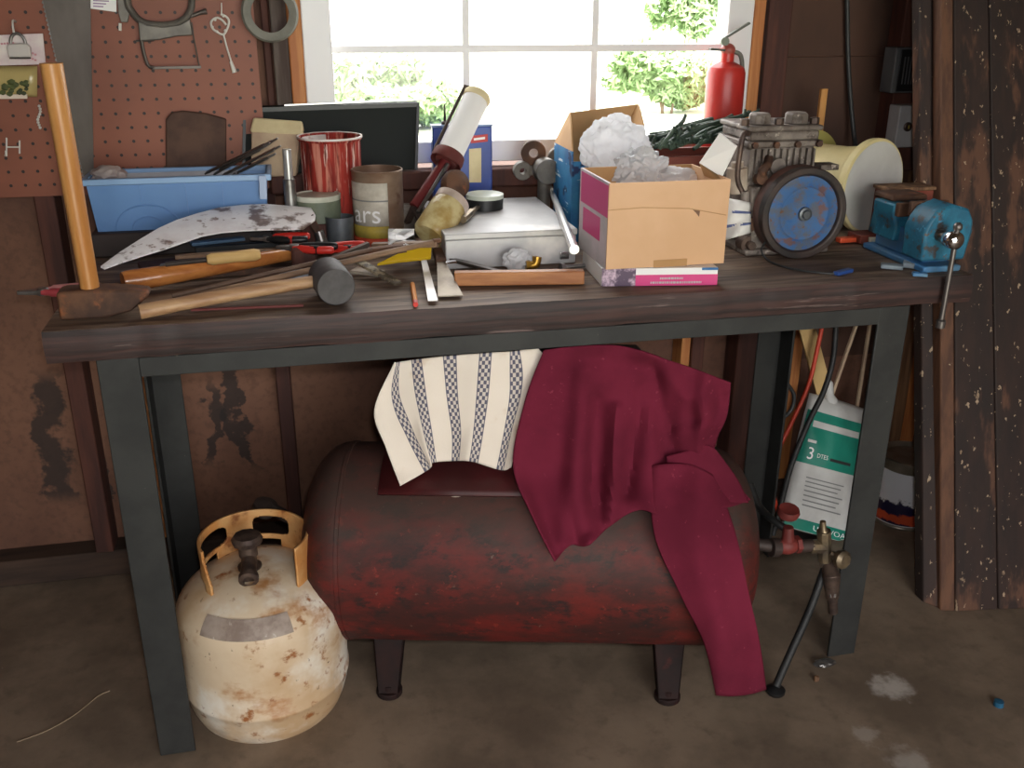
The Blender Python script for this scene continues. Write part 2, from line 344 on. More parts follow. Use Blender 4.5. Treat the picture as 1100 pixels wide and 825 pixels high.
def canlabel_mat():
    t = NT('paint_can_label'); x, y, z = t.sep(); w = t.noise(22, detail=5); h = t.math('ADD', z, t.math('MULTIPLY', t.math('SUBTRACT', w, .5), .10))
    c = t.mix(t.ss(h, .072, .080), lin((32, 26, 64)), lin((232, 230, 236)))
    h2 = t.math('ADD', z, t.math('MULTIPLY', t.math('SUBTRACT', t.noise(30, off=(3, 1, 2)), .5), .05))
    c = t.mix(t.math('MULTIPLY', t.ss(h2, .014, .020), t.math('SUBTRACT', 1, t.ss(h2, .038, .046))), c, lin((214, 78, 40)))
    c = t.mix(t.math('SUBTRACT', 1, t.ss(z, .012, .013)), c, lin((222, 220, 222))); t.col(c); t.b.inputs['Roughness'].default_value = .35; return t.m
m_canlabel = canlabel_mat()
m_redvalve = M('faded_red_handwheel', (126, 46, 40), (96, 38, 34), 20, rough=.55)
m_brass = M('dull_brass', (150, 130, 100), (104, 92, 78), 24, rough=.4, metal=.75)
m_brassbright = M('yellow_brass', (196, 150, 52), (150, 106, 40), 24, rough=.35, metal=.8)
m_pipe = M('dark_iron_pipe', (74, 58, 52), (56, 46, 42), 20, rough=.6, metal=.3)
m_post = M('peeling_dark_paint_boards', (54, 36, 30), (41, 29, 26), 4, (6,6,.5), .7, bump=.001, spots=[((98, 64, 47), 3.0, .56, .66, (4,4,.6)), ((44, 32, 28), 3.5, .55, .66, (3,3,.8)), ((172, 146, 118), 55, .64, .67, (1.4,1.4,.8)), ((150, 124, 98), 16, .66, .69, (1.4,1.4,.7))])
m_postedge = M('raw_board_edge', (108, 70, 48), (82, 52, 38), 6, (8,8,.5), .7, spots=[((190, 170, 140), 22, .68, .72)])
m_tray = M('pale_strip_wood', (186, 120, 66), (160, 94, 50), 6, (.6,10,10), .45)
m_steelbox = M('light_grey_steel', (190, 188, 188), (170, 168, 168), 6, rough=.42, metal=.25, spots=[((214, 208, 202), 5, .55, .7), ((140, 118, 100), 26, .68, .74)])
m_blade = M('mottled_glare_blade', (255, 253, 253), (238, 232, 232), 12, rough=.3, spots=[((126, 104, 96), 13, .56, .64), ((156, 132, 122), 34, .6, .68)])  # near-white base stands in for glare on the steel; spots are mottling
m_putty = M('dull_putty_steel', (170, 156, 138), (140, 128, 114), 16, rough=.5, metal=.4)
m_red = M('red_grip', (214, 44, 34), None, rough=.4)
m_blister = M('yellowish_clear_film', (214, 190, 120), None, 14, rough=.25, trans=.3)
m_greenbits = M('green_bits', (86, 96, 48), (60, 66, 40), 40, rough=.7)
m_leather = M('dark_brown_worn_scrap', (96, 66, 52), (72, 48, 38), 12, rough=.75, bump=.001)
m_ringgrey = M('grey_green_ring', (128, 126, 114), (104, 102, 92), 12, rough=.6)
m_wire = M('pale_wire', (216, 212, 204), None, rough=.4)
m_ragwhite = M('white_rag', (232, 228, 222), None, rough=.9)
m_ragblue = M('blue_rag_stripe', (96, 108, 158), None, rough=.9)
m_motor = M('dark_electric_motor', (44, 38, 36), (60, 50, 46), 10, rough=.6)
def glass_mat():
    t = NT('window_glass'); tr = t.n('ShaderNodeBsdfTransparent'); gl = t.n('ShaderNodeBsdfGlossy'); gl.inputs['Roughness'].default_value = .02
    mx = t.n('ShaderNodeMixShader'); mx.inputs[0].default_value = .05; t.l(tr.outputs[0], mx.inputs[1]); t.l(gl.outputs[0], mx.inputs[2]); t.l(mx.outputs[0], t.out.inputs[0]); return t.m
m_glass = glass_mat()

# ------------------------------------------------------------------ setting
WX0, WX1 = .427, 1.424; WZ0, WZ1 = .952, 1.90           # window frame
XL, XR, YF, ZC = -1.5, 2.75, -3.4, 2.35
struct('floor', MB().box((XL-.1, YF-.1, -.08), (XR+.1, .90, 0)), m_floor)
w = MB()
w.box((XL, .72, 0), (.40, .80, ZC)).box((1.46, .72, 0), (XR, .80, ZC)).box((.40, .72, 0), (1.46, .80, .93)).box((.40, .72, WZ1+.02), (1.46, .80, ZC))
struct('wall_back', w, m_sheath)
struct('wall_right', MB().box((XR, YF, 0), (XR+.08, .80, ZC)), m_innerwall)
struct('wall_left', MB().box((XL-.08, YF, 0), (XL, .80, ZC)), m_innerwall)
struct('ceiling', MB().box((XL-.1, YF-.1, ZC), (XR+.1, .9, ZC+.08)), m_ceiling)
OX0, OX1, OZ = .1, 2.1, 2.1                             # unseen opening behind the camera, added and sized to light the front
w = MB().box((XL, YF-.08, 0), (OX0, YF, ZC)).box((OX1, YF-.08, 0), (XR, YF, ZC)).box((OX0, YF-.08, OZ), (OX1, YF, ZC))
struct('wall_front', w, m_innerwall)
struct('baseboard_back', MB().box((XL, .655, 0), (XR, .72, .068)), m_plate, bev=.004)
# darker plywood lining of the wall right of the window
struct('trim_1', MB().box((1.52, .705, .40), (2.02, .7195, 1.165)).box((1.52, .705, 1.168), (2.02, .7195, 2.2)), m_ply)
def stud(n, x0, x1, z0, z1, mat, y0=.65, y1=.7195): struct('trim_%d' % n, MB().box((x0, y0, z0), (x1, y1, z1)), mat, bev=.003)
stud(2, -.135, -.095, .068, .915, m_stud); stud(3, .312, .345, .068, .90, m_stud); stud(4, .347, .363, .946, 2.2, m_stud, .69); stud(5, .366, .398, .946, 2.2, m_grey_stud, .66)
stud(6, .398, .427, .946, 2.0, m_orange, .654); stud(7, 1.424, 1.452, .946, 2.0, m_orange, .654)
stud(8, 1.458, 1.515, .068, 2.2, m_stud); stud(9, 1.80, 1.90, .90, 2.2, m_stud)
a = at(164, 500, y=.69); stud(15, a.x-.012, a.x+.010, .068, .90, m_orange, .69)
a = at(850, 370, y=.66); stud(10, a.x-.012, a.x+.035, .068, .90, m_orange, .66)
a = at(983, 400, y=.66); stud(11, a.x-.028, a.x+.03, .068, .9, m_orange, .66)
a = at(738, 360, y=.66); stud(12, a.x-.012, a.x+.012, .068, .90, m_orange, .66); stud(13, 1.335, 1.368, .068, .9, m_stud)
a = at(1000, 100, y=.66); stud(14, 1.91, 1.975, .068, 2.2, m_tanwood)
# window
wr = struct('window_1', MB().box((WX0, .655, WZ0), (.486, .72, WZ1)).box((1.363, .655, WZ0), (WX1, .72, WZ1)).box((.486, .655, WZ1-.06), (1.363, .72, WZ1)).box((.486, .655, WZ0), (1.363, .72, .998)), m_vinyl, bev=.003)
q = MB()
for x in (.772, 1.062): q.box((x-.0075, .683, .99), (x+.0075, .699, WZ1-.05))
for z in (1.189, 1.39, 1.60): q.box((.48, .681, z-.0075), (1.37, .697, z+.0075))
o = _link('muntin', q, m_vinyl, V((0,0,0))); o.parent = wr
q = MB().box((.45, .7005, .995), (.464, .7010, WZ1-.06)).box((.45, .7005, WZ0+.02), (.464, .7010, WZ1-.06))
o = _link('frame_bead', q, m_vinyl, V((0,0,0))); o.parent = wr
o = _link('pane', MB().box((.48, .6885, .99), (1.37, .6905, WZ1-.05)), m_glass, V((0,0,0))); o.parent = wr
struct('window_sill_1', MB().box((.34, .600, .905), (1.54, .654, .944)), m_stud, bev=.004)['label'] = 'dark brown wooden window sill board'

# outside: pale sunlit yard and bushes
struct('ground', MB().box((-30, .95, -.35), (40, 60, -.25)).box((-30, -40, -.35), (40, YF-.15, -.05)), M('sunlit_yard', (214, 214, 196), (196, 204, 172), .6, rough=.9))
m_leaf = M('bush_leaf', (172, 194, 146), (136, 168, 108), 3, rough=.7)
m_trunk = M('bush_stem', (110, 90, 70), None, rough=.8)
def bush(label, px0, px1, pyt, pyb, y, n, seed):
    R = random.Random(seed); y = min(at((px0+px1)/2, pyb, z=-.25).y, 16) if pyb > 40 else 14; a = at(px0, pyb, y=y); b = at(px1, pyt, y=y); c = (a+b)/2; rx, rz = abs(b.x-a.x)/2, abs(b.z-a.z)/2
    t = thing('bush', label, 'bush', (c.x, y, -.25), 'bushes outside the window'); q = MB(); lumps = []
    for k in range(16):
        th = R.uniform(0, 6.28); rr = R.random()**.5; lumps.append((V((c.x+rx*.78*rr*math.cos(th), y+R.uniform(-.35, .35)*rx, c.z-rz*.12+rz*.72*rr*math.sin(th))), R.uniform(.22, .42)))
    for k in range(n):
        p, s = lumps[k % len(lumps)]; d = V((R.gauss(0,1), R.gauss(0,1), R.gauss(0,1))).normalized(); p = p+V((d.x*rx, d.y*rx*.8, d.z*rz))*s*R.uniform(.5, 1.05)
        u = V((R.gauss(0,1), R.gauss(0,1), R.gauss(0,1))).normalized(); v = u.orthogonal().normalized(); L = R.uniform(.018, .038)*min(3.2, y/3.5)
        q.add([p-u*L, p+v*L*.45, p+u*L, p-v*L*.45], [(0,1,2,3)])
    part('foliage', q, m_leaf, t)
    st = MB()
    for k in range(4): st.tube([V((c.x+R.uniform(-.1,.1)*rx, y, -.25)), V((c.x+R.uniform(-.3,.3)*rx, y, c.z))], [.02, .008], 8)
    part('stem', st, m_trunk, t)
bush('pale green bush outside, behind the left panes of the window', 330, 520, 44, 140, 4.6, 9000, 3)
bush('pale green bush outside, behind the right panes of the window', 632, 800, 34, 122, 4.4, 9000, 4)
bush('loose pale tree top outside behind the upper right pane', 690, 800, -60, 34, 6.2, 5000, 5)

# ------------------------------------------------------------------ workbench
T = .822
bench = thing('workbench', 'long dark wooden workbench on a black angle iron frame under the window', 'workbench', (.796, .3, 0))
def plank(x0, x1, y0, y1, z0, z1, seed, fr=False):
    q = MB(); nx = 120
    def wob(x, k, a): return a*noise.noise(V((x*9, k*3.7, seed)))+a*.5*noise.noise(V((x*33, k*5.1, seed)))
    rows = []
    for i in range(nx+1):
        x = x0+(x1-x0)*i/nx; ya = y0+(wob(x, 1, .004) if fr else 0)
        rows.append([V((x, ya+.003, z0+wob(x, 2, .002))), V((x, ya+wob(x, 3, .0025), z0+.018)), V((x, ya+wob(x, 4, .0025), z0+.036)), V((x, ya+.004, z1+wob(x, 5, .0015)-.001)), V((x, y1, z1)), V((x, y1, z0))])
    m = 6; vs = [p for r in rows for p in r]; fs = [(i*m+k, i*m+(k+1) % m, (i+1)*m+(k+1) % m, (i+1)*m+k) for i in range(nx) for k in range(m)]
    fs += [tuple(range(m)), tuple(reversed(range(nx*m, nx*m+m)))]
    return q.add(vs, fs)
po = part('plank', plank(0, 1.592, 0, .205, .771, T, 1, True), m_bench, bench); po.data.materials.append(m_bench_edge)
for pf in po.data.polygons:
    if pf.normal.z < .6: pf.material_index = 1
part('plank', plank(.004, 1.588, .208, .42, .771, T, 2), m_bench, bench)
part('plank', plank(.0, 1.592, .423, .635, .771, T, 3), m_bench, bench)
def angle_leg(x, y, sx, sy, w=.062, th=.006, h=.770):
    q = MB(); q.box((min(x, x+sx*w), min(y, y+sy*th), 0), (max(x, x+sx*w), max(y, y+sy*th), h))
    q.box((min(x, x+sx*th), min(y+sy*th, y+sy*w), 0), (max(x, x+sx*th), max(y+sy*th, y+sy*w), h)); return q
for (x, y, sx, sy) in ((.0686, .006, 1, 1), (1.472, .006, -1, 1), (.0686, .46, 1, -1), (1.472, .46, -1, -1)): part('leg', angle_leg(x, y, sx, sy), m_iron, bench, bev=.0015)
part('apron', MB().box((.131, .004, .738), (1.410, .010, .770)).box((.131, .010, .764), (1.410, .045, .770)), m_iron, bench, bev=.001)
part('apron', MB().box((.131, .454, .738), (1.410, .460, .770)), m_iron, bench)
for x in (.0746, 1.460): part('side_rail', MB().box((x, .07, .738), (x+.006, .398, .770)), m_iron, bench)

m_foot = M('dark_foot_iron', (46, 28, 26), (36, 26, 25), 30, rough=.7, spec=.2, spots=[((92, 38, 32), 14, .56, .68)])
# ------------------------------------------------------------------ air tank
PH = math.radians(-14); TA = V((math.cos(PH), math.sin(PH), 0)); TN = V((-math.sin(PH), math.cos(PH), 0)); TC = V((.76, .008, 0))+TN*.145; TR, TZ = .196, .276
def tf(t, n, z): return TC+TA*t+TN*n+V((0, 0, z))
def tpx(px, py, n): p = atp(px, py, tf(0, n, 0), TN); return (p-TC).dot(TA), p.z
tl = tpx(328, 565, -.02)[0]; tr_ = tpx(813, 565, -.02)[0]
tank = thing('air_tank', 'rusty dark red horizontal air tank on feet under the workbench', 'air tank', TC)
D = .085; prof = [(1e-5, tl)]
for k in range(1, 11):
    th = math.pi/2*k/10; prof.append((TR*math.sin(th)**.8, tl+D-D*math.cos(th)))
L0, L1 = tl+D, tr_-D
for s_ in ((TR, L0+.004), (TR+.002, L0+.005), (TR+.002, L0+.012), (TR, L0+.013), (TR, L1-.013), (TR+.002, L1-.012), (TR+.002, L1-.005), (TR, L1-.004)): prof.append(s_)
for k in range(9, -1, -1):
    th = math.pi/2*k/10; prof.append((max(TR*math.sin(th)**.8, 1e-5), tr_-D+D*math.cos(th)))
part('shell', MB().lathe(prof, V((TC.x, TC.y, TZ)), TA, 64), m_tank, tank, ang=60)
for px in (418, 718):
    t_, _ = tpx(px, 720, -.12)
    for sg in (-1, 1):
        q = MB(); w0, w1 = .031, .020
        def ft(dt, n, z): return tf(t_+dt, sg*n, z)
        q.hexa([ft(-w1, .148, .004), ft(w1, .148, .004), ft(w1, .138, .004), ft(-w1, .138, .004), ft(-w0, .105, .125), ft(w0, .105, .125), ft(w0, .085, .125), ft(-w0, .085, .125)])
        for e in (-1, 1): q.hexa([ft(e*w1, .148, .004), ft(e*(w1-.005), .148, .004), ft(e*(w1-.005), .105, .004), ft(e*w1, .105, .004), ft(e*w0, .105, .125), ft(e*(w0-.005), .105, .125), ft(e*(w0-.005), .06, .125), ft(e*w0, .06, .125)])
        q.tube([ft(-.0, .128, 0), ft(0, .128, .012)], .026, 20); q.tube([ft(0, .135, .01), ft(0, .135, .024)], .010, 8)
        part('foot', q, m_foot, tank, bev=.002)
a = tf(tpx(285, 545, 0)[0], 0, 0); zz = tpx(285, 545, 0)[1]
q = MB().tube([tf(tl+.01, 0, TZ+.03), tf(tl-.03, 0, TZ+.04), V((a.x, a.y, zz))-TA*-.01], .012, 12).lathe([(.0, -.016), (.020, -.014), (.025, -.004), (.024, .008), (.012, .014), (0, .015)], V((a.x, a.y, zz)), (.3, -.2, .9), 16)
part('outlet_fitting', q, m_pipe, tank)
# top plate with maker's badge seen under the towel
t_, z_ = tpx(490, 509, -.10)
part('badge', MB().lathe([(0, .004), (.022, .003), (.024, 0), (.02, -.01)], tf(t_, -.095, TZ+math.sqrt(TR**2-.095**2)), tf(0, -.095, math.sqrt(TR**2-.095**2))-TC, 24), m_labelgrey, tank, 'tarnished round maker plate')
def arcplate(t0, t1, a0, a1, r, n=16):
    return [[tf(t0+(t1-t0)*j/4, -r*math.sin(a0+(a1-a0)*i/n), TZ+r*math.cos(a0+(a1-a0)*i/n)) for j in range(5)] for i in range(n+1)]
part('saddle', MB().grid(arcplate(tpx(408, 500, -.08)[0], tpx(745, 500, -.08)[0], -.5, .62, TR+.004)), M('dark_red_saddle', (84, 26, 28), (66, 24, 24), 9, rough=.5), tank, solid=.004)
# electric motor that the cloths are thrown over
mo = thing('electric_motor', 'dark motor on top of the red tank, almost hidden by the towel and maroon shirt', 'motor', tf(0, .06, TZ+TR))
q = MB().tube([tf(-.17, .06, .583), tf(-.15, .06, .583), tf(.20, .06, .583), tf(.22, .06, .583)], [.07, .088, .088, .07], 28)
part('body', q, m_motor, mo); q = MB()
for t_ in (-.1, .14): q.hexa([tf(t_-.02, -.03, .462), tf(t_+.02, -.03, .462), tf(t_+.02, .15, .462), tf(t_-.02, .15, .462), tf(t_-.02, 0, .53), tf(t_+.02, 0, .53), tf(t_+.02, .12, .53), tf(t_-.02, .12, .53)])
part('mount', q, m_motor, mo)
part('shaft', MB().tube([tf(.22, .06, .583), tf(.27, .06, .583)], .011, 14).lathe([(.011, .0), (.045, 0), (.05, .006), (.04, .012), (.05, .018), (.045, .024), (.011, .024)], tf(.235, .06, .583), TA, 24), m_pipe, mo)

NP = -.075
def drape(px, py, off):
    """where a cloth thrown over the motor and the tank meets the line of sight"""
    d = ray(px, py); dn, dz = d.dot(TN), d.z; cn, cz = (CAM-TC).dot(TN), CAM.z-TZ
    k1 = (NP-off-cn)/dn; R = TR+.004+off
    A, B, Cc = dn*dn+dz*dz, 2*(cn*dn+cz*dz), cn*cn+cz*cz-R*R; disc = B*B-4*A*Cc
    k2 = (-B-math.sqrt(disc))/(2*A) if disc > 0 else (-B+math.sqrt(-disc))/(2*A)
    if cz+dz*k2 < 0: return CAM+d*((-R-cn)/dn)
    h = .035; q = max(h-abs(k1-k2), 0)/h
    return CAM+d*(min(k1, k2)-q*q*h*.25)
def cloth(cols, nu, nv, off, fold, seed=0):
    """cols: photo polylines from top to bottom hem, left to right"""
    cs = [smooth([V((x, y, 0)) for x, y in c], 8) for c in cols]; G = []
    def samp(c, t):
        L = [0]
        for i in range(1, len(c)): L.append(L[-1]+(c[i]-c[i-1]).length)
        s_ = t*L[-1]
        for i in range(1, len(c)):
            if L[i] >= s_-1e-9:
                k = (s_-L[i-1])/max(L[i]-L[i-1], 1e-9); return c[i-1].lerp(c[i], k)
        return c[-1]
    for i in range(nv+1):
        t = i/nv; row = [samp(c, t) for c in cs]; rs = smooth(row, nu)
        G.append([])
        for j, p in enumerate(rs):
            s_ = j/(len(rs)-1); o_ = off+fold(s_, t, p.x, p.y); G[-1].append(drape(p.x, p.y, o_))
    return G
tw = [[(424,389),(402,440),(414,480),(430,522)], [(427,389),(425,425),(441,465),(461,504)], [(447,386),(452,425),(459,465),(465,497)], [(483,382),(486,425),(491,465),(490,495)],
      [(522,379),(518,425),(513,465),(508,496)], [(553,377),(554,420),(546,465),(538,505)], [(577,373),(592,400),(561,450),(549,502)]]
G = cloth(tw, 10, 44, .006, lambda s, t, x, y: .005+.005*math.sin(s*19+1+t*1.5)*(.35+t)+.004*noise.noise(V((s*7, t*5, 2))))
solo('striped_towel', MB().grid(G, True), m_towel, 'cream towel with navy checked stripes draped over the red tank', 'towel', solid=.0025)
sh = thing('maroon_shirt', 'maroon sweatshirt thrown over the tank with one sleeve hanging to the floor', 'shirt', tf(.2, -.1, TZ+.1))
def fold_body(s, t, x, y):
    f = .018+.014*math.sin(s*23+.6+1.2*t)*t**.7+.007*math.sin(s*41+t*3)*t
    def ridge(x0, y0, x1, y1, w, a):
        d = V((x1-x0, y1-y0)); L = d.length; d /= L; p = V((x-x0, y-y0)); u = max(0, min(L, p.dot(d))); q_ = (p-d*u).length; return a*math.exp(-(q_/w)**2)
    f += ridge(625, 400, 605, 585, 10, .012)+ridge(640, 430, 632, 570, 8, -.016)+ridge(662, 440, 655, 560, 8, .020)+ridge(690, 420, 674, 530, 8, -.016)+ridge(700, 395, 722, 500, 11, -.022)+ridge(735, 430, 728, 500, 8, .012)+ridge(748, 450, 742, 520, 6, -.010)
    f += ridge(640, 385, 710, 395, 10, -.006)+ridge(690, 378, 760, 440, 12, .016)+ridge(760, 400, 745, 480, 9, .014)+ridge(775, 425, 760, 490, 6, -.010)+ridge(720, 470, 770, 455, 8, .010)
    return max(.003, f+.005*noise.noise(V((x/40, y/40, 1))))
bd = [[(584,376),(564,430),(551,500),(572,555),(596,603)], [(606,373),(590,440),(588,520),(612,586)], [(632,371),(618,440),(616,520),(632,586)], [(662,371),(645,440),(643,520),(654,566)],
      [(690,377),(680,440),(676,510),(686,548)], [(716,386),(714,440),(712,500),(718,556)], [(740,394),(746,440),(742,500),(752,545)], [(762,402),(768,440),(760,490),(782,545)], [(785,411),(781,445),(768,490),(806,537)]]
part('body', MB().grid(cloth(bd, 8, 60, .008, fold_body), True), m_maroon, sh, solid=.003)
def fold_sl(s, t, x, y):
    return .022+.012*math.sin(math.pi*s)+.005*math.sin(s*9+t*7)+.005*noise.noise(V((x/30, y/50, 4)))
sl = [[(700,500),(703,575),(732,640),(757,690),(770,746)], [(722,498),(728,575),(756,640),(776,690),(786,747)], [(745,500),(757,570),(778,635),(797,690),(805,745)], [(768,512),(790,575),(805,640),(815,690),(822,740)]]
part('sleeve', MB().grid(cloth(sl, 10, 60, .010, fold_sl), True), m_maroon, sh, solid=.006)
cf = [[(716,490),(716,520),(712,552)], [(735,485),(742,508),(738,545)], [(757,478),(768,505),(768,540)], [(768,482),(792,515),(804,540)]]
part('cuff_fold', MB().grid(cloth(cf, 8, 24, .030, lambda s, t, x, y: .010*math.sin(math.pi*s)*math.sin(math.pi*t)), True), m_maroon, sh, solid=.003)

# ------------------------------------------------------------------ propane cylinder
PC = V((.264, .133, 0)); PR = .156
pr = thing('propane_cylinder', 'cream rust-stained propane cylinder standing beside the front left bench leg', 'gas cylinder', PC)
prof_b = [(0, .012), (.09, .010), (.128, .0), (.134, 0), (.140, .008), (.147, .026), (.153, .048), (PR, .066), (PR+.0018, .068), (PR+.0018, .074), (PR, .076), (PR, .150), (PR, .215)]
for k in range(1, 13):
    th_ = math.pi/2*k/12; prof_b.append((max(PR*math.cos(th_)**.9, 1e-5), .215+.088*math.sin(th_)))
def domez(r): return .215+.088*math.sqrt(max(0, 1-(r/PR)**2.2))
part('body', MB().lathe(prof_b, PC, n=64), m_propane, pr, ang=50)
cr = .098; q = MB(); n = 96; TH = .004
def cz0(t): return .300
# collar opens to the front right: a band with three cut-outs, standing on two legs at the front
A0, A1 = math.radians(-42), math.radians(218); N = 260; ZB, ZT = .274, .366
def hole(a, z):
    d = math.degrees(a)
    for (c, hw, zc_, hh) in ((160, 36, .330, .021), (72, 22, .332, .020), (8, 13, .324, .021)):
        if ((d-c)/hw)**4+((z-zc_)/hh)**4 < 1: return True
    return False
NZ = 46; fs = []; vs = []
for i in range(N+1):
    a_ = A0+(A1-A0)*i/N
    for j in range(NZ+1):
        z = ZB+(ZT-ZB)*j/NZ; vs.append(PC+V((cr*math.cos(a_), cr*math.sin(a_), z)))
for i in range(N):
    for j in range(NZ):
        a_ = A0+(A1-A0)*(i+.5)/N; z = ZB+(ZT-ZB)*(j+.5)/NZ; d = math.degrees(a_)
        if hole(a_, z): continue
        if z < .303 and not (d < -24 or d > 206 or 40 < d < 62 or 108 < d < 140): continue
        if (d > 206 and z > .350-.004*(d-206)) : continue
        fs.append((i*(NZ+1)+j, (i+1)*(NZ+1)+j, (i+1)*(NZ+1)+j+1, i*(NZ+1)+j+1))
part('collar', MB().add(vs, fs), m_collar, pr, solid=.005)
v0 = PC+V((-.012, -.005, 0))
q = MB().lathe([(.022, .298), (.022, .306), (.014, .308), (.014, .326), (.017, .328), (.017, .348), (.010, .350), (.010, .354)], v0, n=20)
q.tube([v0+V((0, 0, .326)), v0+V((.000, -.030, .319)), v0+V((.000, -.050, .313))], [.013, .014, .016], 16).lathe([(.016, 0), (.018, .002), (.018, .012), (.010, .014)], v0+V((.0, -.048, .314)), (.0, -1, -.28), 16)
va = part('valve', q, m_brassdark, pr)
part('handwheel', MB().lathe([(0, .352), (.018, .351), (.027, .354), (.029, .363), (.024, .370), (.0, .372)], v0, n=10), m_brassdark, va)
q = MB(); r_ = PR+.001
def wraplab(a0, a1, n=14):
    rows = []
    prof_ = [(rr_, domez(rr_)) for rr_ in (.1515, .146, .138, .128)]
    for (rr, z) in prof_: rows.append([PC+V((math.cos(a0+(a1-a0)*k/n)*rr, math.sin(a0+(a1-a0)*k/n)*rr, z+.003))*1 for k in range(n+1)])
    return rows
part('label', MB().grid(wraplab(math.radians(228), math.radians(294))), m_labelgrey, pr, 'worn grey paper label on the shoulder')

# ------------------------------------------------------------------ right: leaning boards
b0, b1 = at(990, 648, z=0), at(1100, 650, z=0)
def lean(p, top_px, ytop):  # board axis from floor point up to where the photo shows its edge at the frame top
    q_ = at(top_px, 0, y=ytop); d = (q_-p); return p, p+d*(1.95/d.z)
def board(name, pxb0, pyb0, pxb1, pyb1, pxt0, pxt1, yt, th, mat, label, group=None):
    a, b = at(pxb0, pyb0, z=0), at(pxb1, pyb1, z=0); _, at_ = lean(a, pxt0, yt); _, bt = lean(b, pxt1, yt); e = V((.0, th, 0))
    return solo(name, MB().hexa([a, b, b+e, a+e, at_, bt, bt+e, at_+e]), mat, label, 'board', group, bev=.003)
YT = .44
board('leaning_board', 991, 647, 1009, 654, 988, 1010, YT+.03, .03, m_post, 'narrow dark board leaning at the right end of the workbench, left of the peeling ones', 'old boards leaning at the right')
board('leaning_board', 1010, 656, 1026, 657, 1011, 1024, YT, .03, m_postedge, 'thin board strip with a raw brown edge leaning between two dark boards', 'old boards leaning at the right')
board('leaning_board', 1027, 657, 1072, 655, 1025, 1062, YT, .03, m_post, 'dark board with flaking paint leaning just right of the raw brown strip', 'old boards leaning at the right')
board('leaning_board', 1073, 655, 1150, 652, 1063, 1135, YT, .03, m_post, 'wide dark peeling board leaning at the far right edge', 'old boards leaning at the right')

X_, Y_, Z_ = V((1,0,0)), V((0,1,0)), V((0,0,1))
def lay(px, py, h): return at(px, py, z=T+h)
def spx(p): return (p-CAM).dot(FW)/FPX          # metres per photo pixel at a point

# ------------------------------------------------------------------ pegboard and what hangs on it
solo('pegboard', MB().box((-1.10, .638, .912), (.335, .6485, 2.1)), m_peg, 'brown perforated hardboard panel on the wall left of the window', 'pegboard')
PY = .636
def pg(px, py, d=0): return at(px, py, y=PY-d)
# hand saw, point down
sw = thing('hand_saw', 'large dark steel hand saw hanging point down on the pegboard behind the sledgehammer', 'saw', pg(97, 200, .01))
a = [pg(92, 199, .012), pg(101, 200, .012), pg(97, 0, .012), pg(97, 0, .012)+V((.0, 0, .16)), pg(46, 0, .012)+V((-.03, 0, .16)), pg(46, 0, .012)]
q = MB().prism(a, (0, .002, 0)); part('blade', q, m_darksteel, sw)
q = MB(); nt = 44
for k in range(nt):
    p0 = a[0].lerp(a[5], k/nt); p1 = a[0].lerp(a[5], (k+1)/nt); md = (p0+p1)/2+V((-.0035, 0, -.001)); q.prism([p0, p1, md], (0, .002, 0))
part('teeth', q, m_steel, sw)
h0 = (a[3]+a[4])/2; q = MB()
q.tube(smooth([h0+V((-.05, 0, -.02)), h0+V((-.045, 0, .06)), h0+V((0, 0, .10)), h0+V((.045, 0, .06)), h0+V((.05, 0, -.02)), h0+V((0, 0, -.035)), h0+V((-.05, 0, -.02))], 6), .012, 10)
part('handle', q, m_tanhandle, sw)
# hanging package with a header card
pk = thing('hanging_package', 'yellowish bag of green bits under a white header card, hung at the upper left edge', 'package', pg(20, 103, .01))
c0, c1, c2, c3 = pg(-60, 40, .016), pg(46, 36, .016), pg(49, 69, .016), pg(-60, 72, .016)
part('header_card', MB().prism([c0, c3, c2, c1], (0, .003, 0)), M('header_card', (226, 214, 208), (206, 180, 186), 16, rough=.6), pk)
q = MB()
for r_ in range(3):
    for k in range(5):
        p = pg(2+k*3+(24 if r_ else 0), 47+r_*6-k*.2+ (k*1.6 if r_ else 0), .0165); q.cbox(p, (.004, .0006, .0035))
part('print', q, M('pink_ink', (196, 132, 140), None), pk)
q = MB().grid([[at(x, y, y=PY-.012-.010*math.sin(math.pi*max(0, min(1, (y-70)/34)))) for x in (-50, -30, -10, 5, 20, 30, 40)] for y in (71, 78, 86, 94, 100, 104)])
part('clear_bag', q, m_blister, pk, solid=.0008)
q = MB()
for k in range(46):
    p = pg(rnd.uniform(-40, 38), rnd.uniform(87, 101), .024); q.ball(p, rnd.uniform(.004, .007), (1, .6, .8), 1)
o = part('green_bits', q, m_greenbits, pk); o['kind'] = 'stuff'
part('base_strip', MB().prism([pg(-60, 102, .02), pg(-60, 107, .02), pg(29, 106, .02), pg(29, 101.5, .02)], (0, .004, 0)), M('cream_strip', (222, 204, 186), None), pk)
hk = thing('pad_lock', 'small pale padlock hanging on a wire hook in front of the white header card', 'padlock', pg(20, 60, .03))
bc = pg(20, 54, .034)
q = MB().prism([bc+V((x, 0, z)) for x, z in ((-.020, -.013), (.020, -.013), (.021, .006), (.016, .012), (-.016, .012), (-.021, .006))], (0, .010, 0)); part('body', q, M('padlock_pale', (214, 206, 200), None, rough=.3, metal=.4), hk, bev=.002)
part('shackle', MB().tube([bc+V((.013*math.cos(t), .005, .012+.018*math.sin(t))) for t in [math.pi*k/10 for k in range(11)]], .003, 8), m_steel, hk)
part('keyhole_plate', MB().cbox(bc+V((0, .002, -.014)), (.036, .010, .003)), m_pipe, hk)
part('peg_hook', MB().tube(smooth([bc+V((-.004, .033, .05)), bc+V((-.004, .012, .052)), bc+V((-.004, .004, .04)), bc+V((-.004, .005, .030))], 4), .002, 8), m_wire, hk)
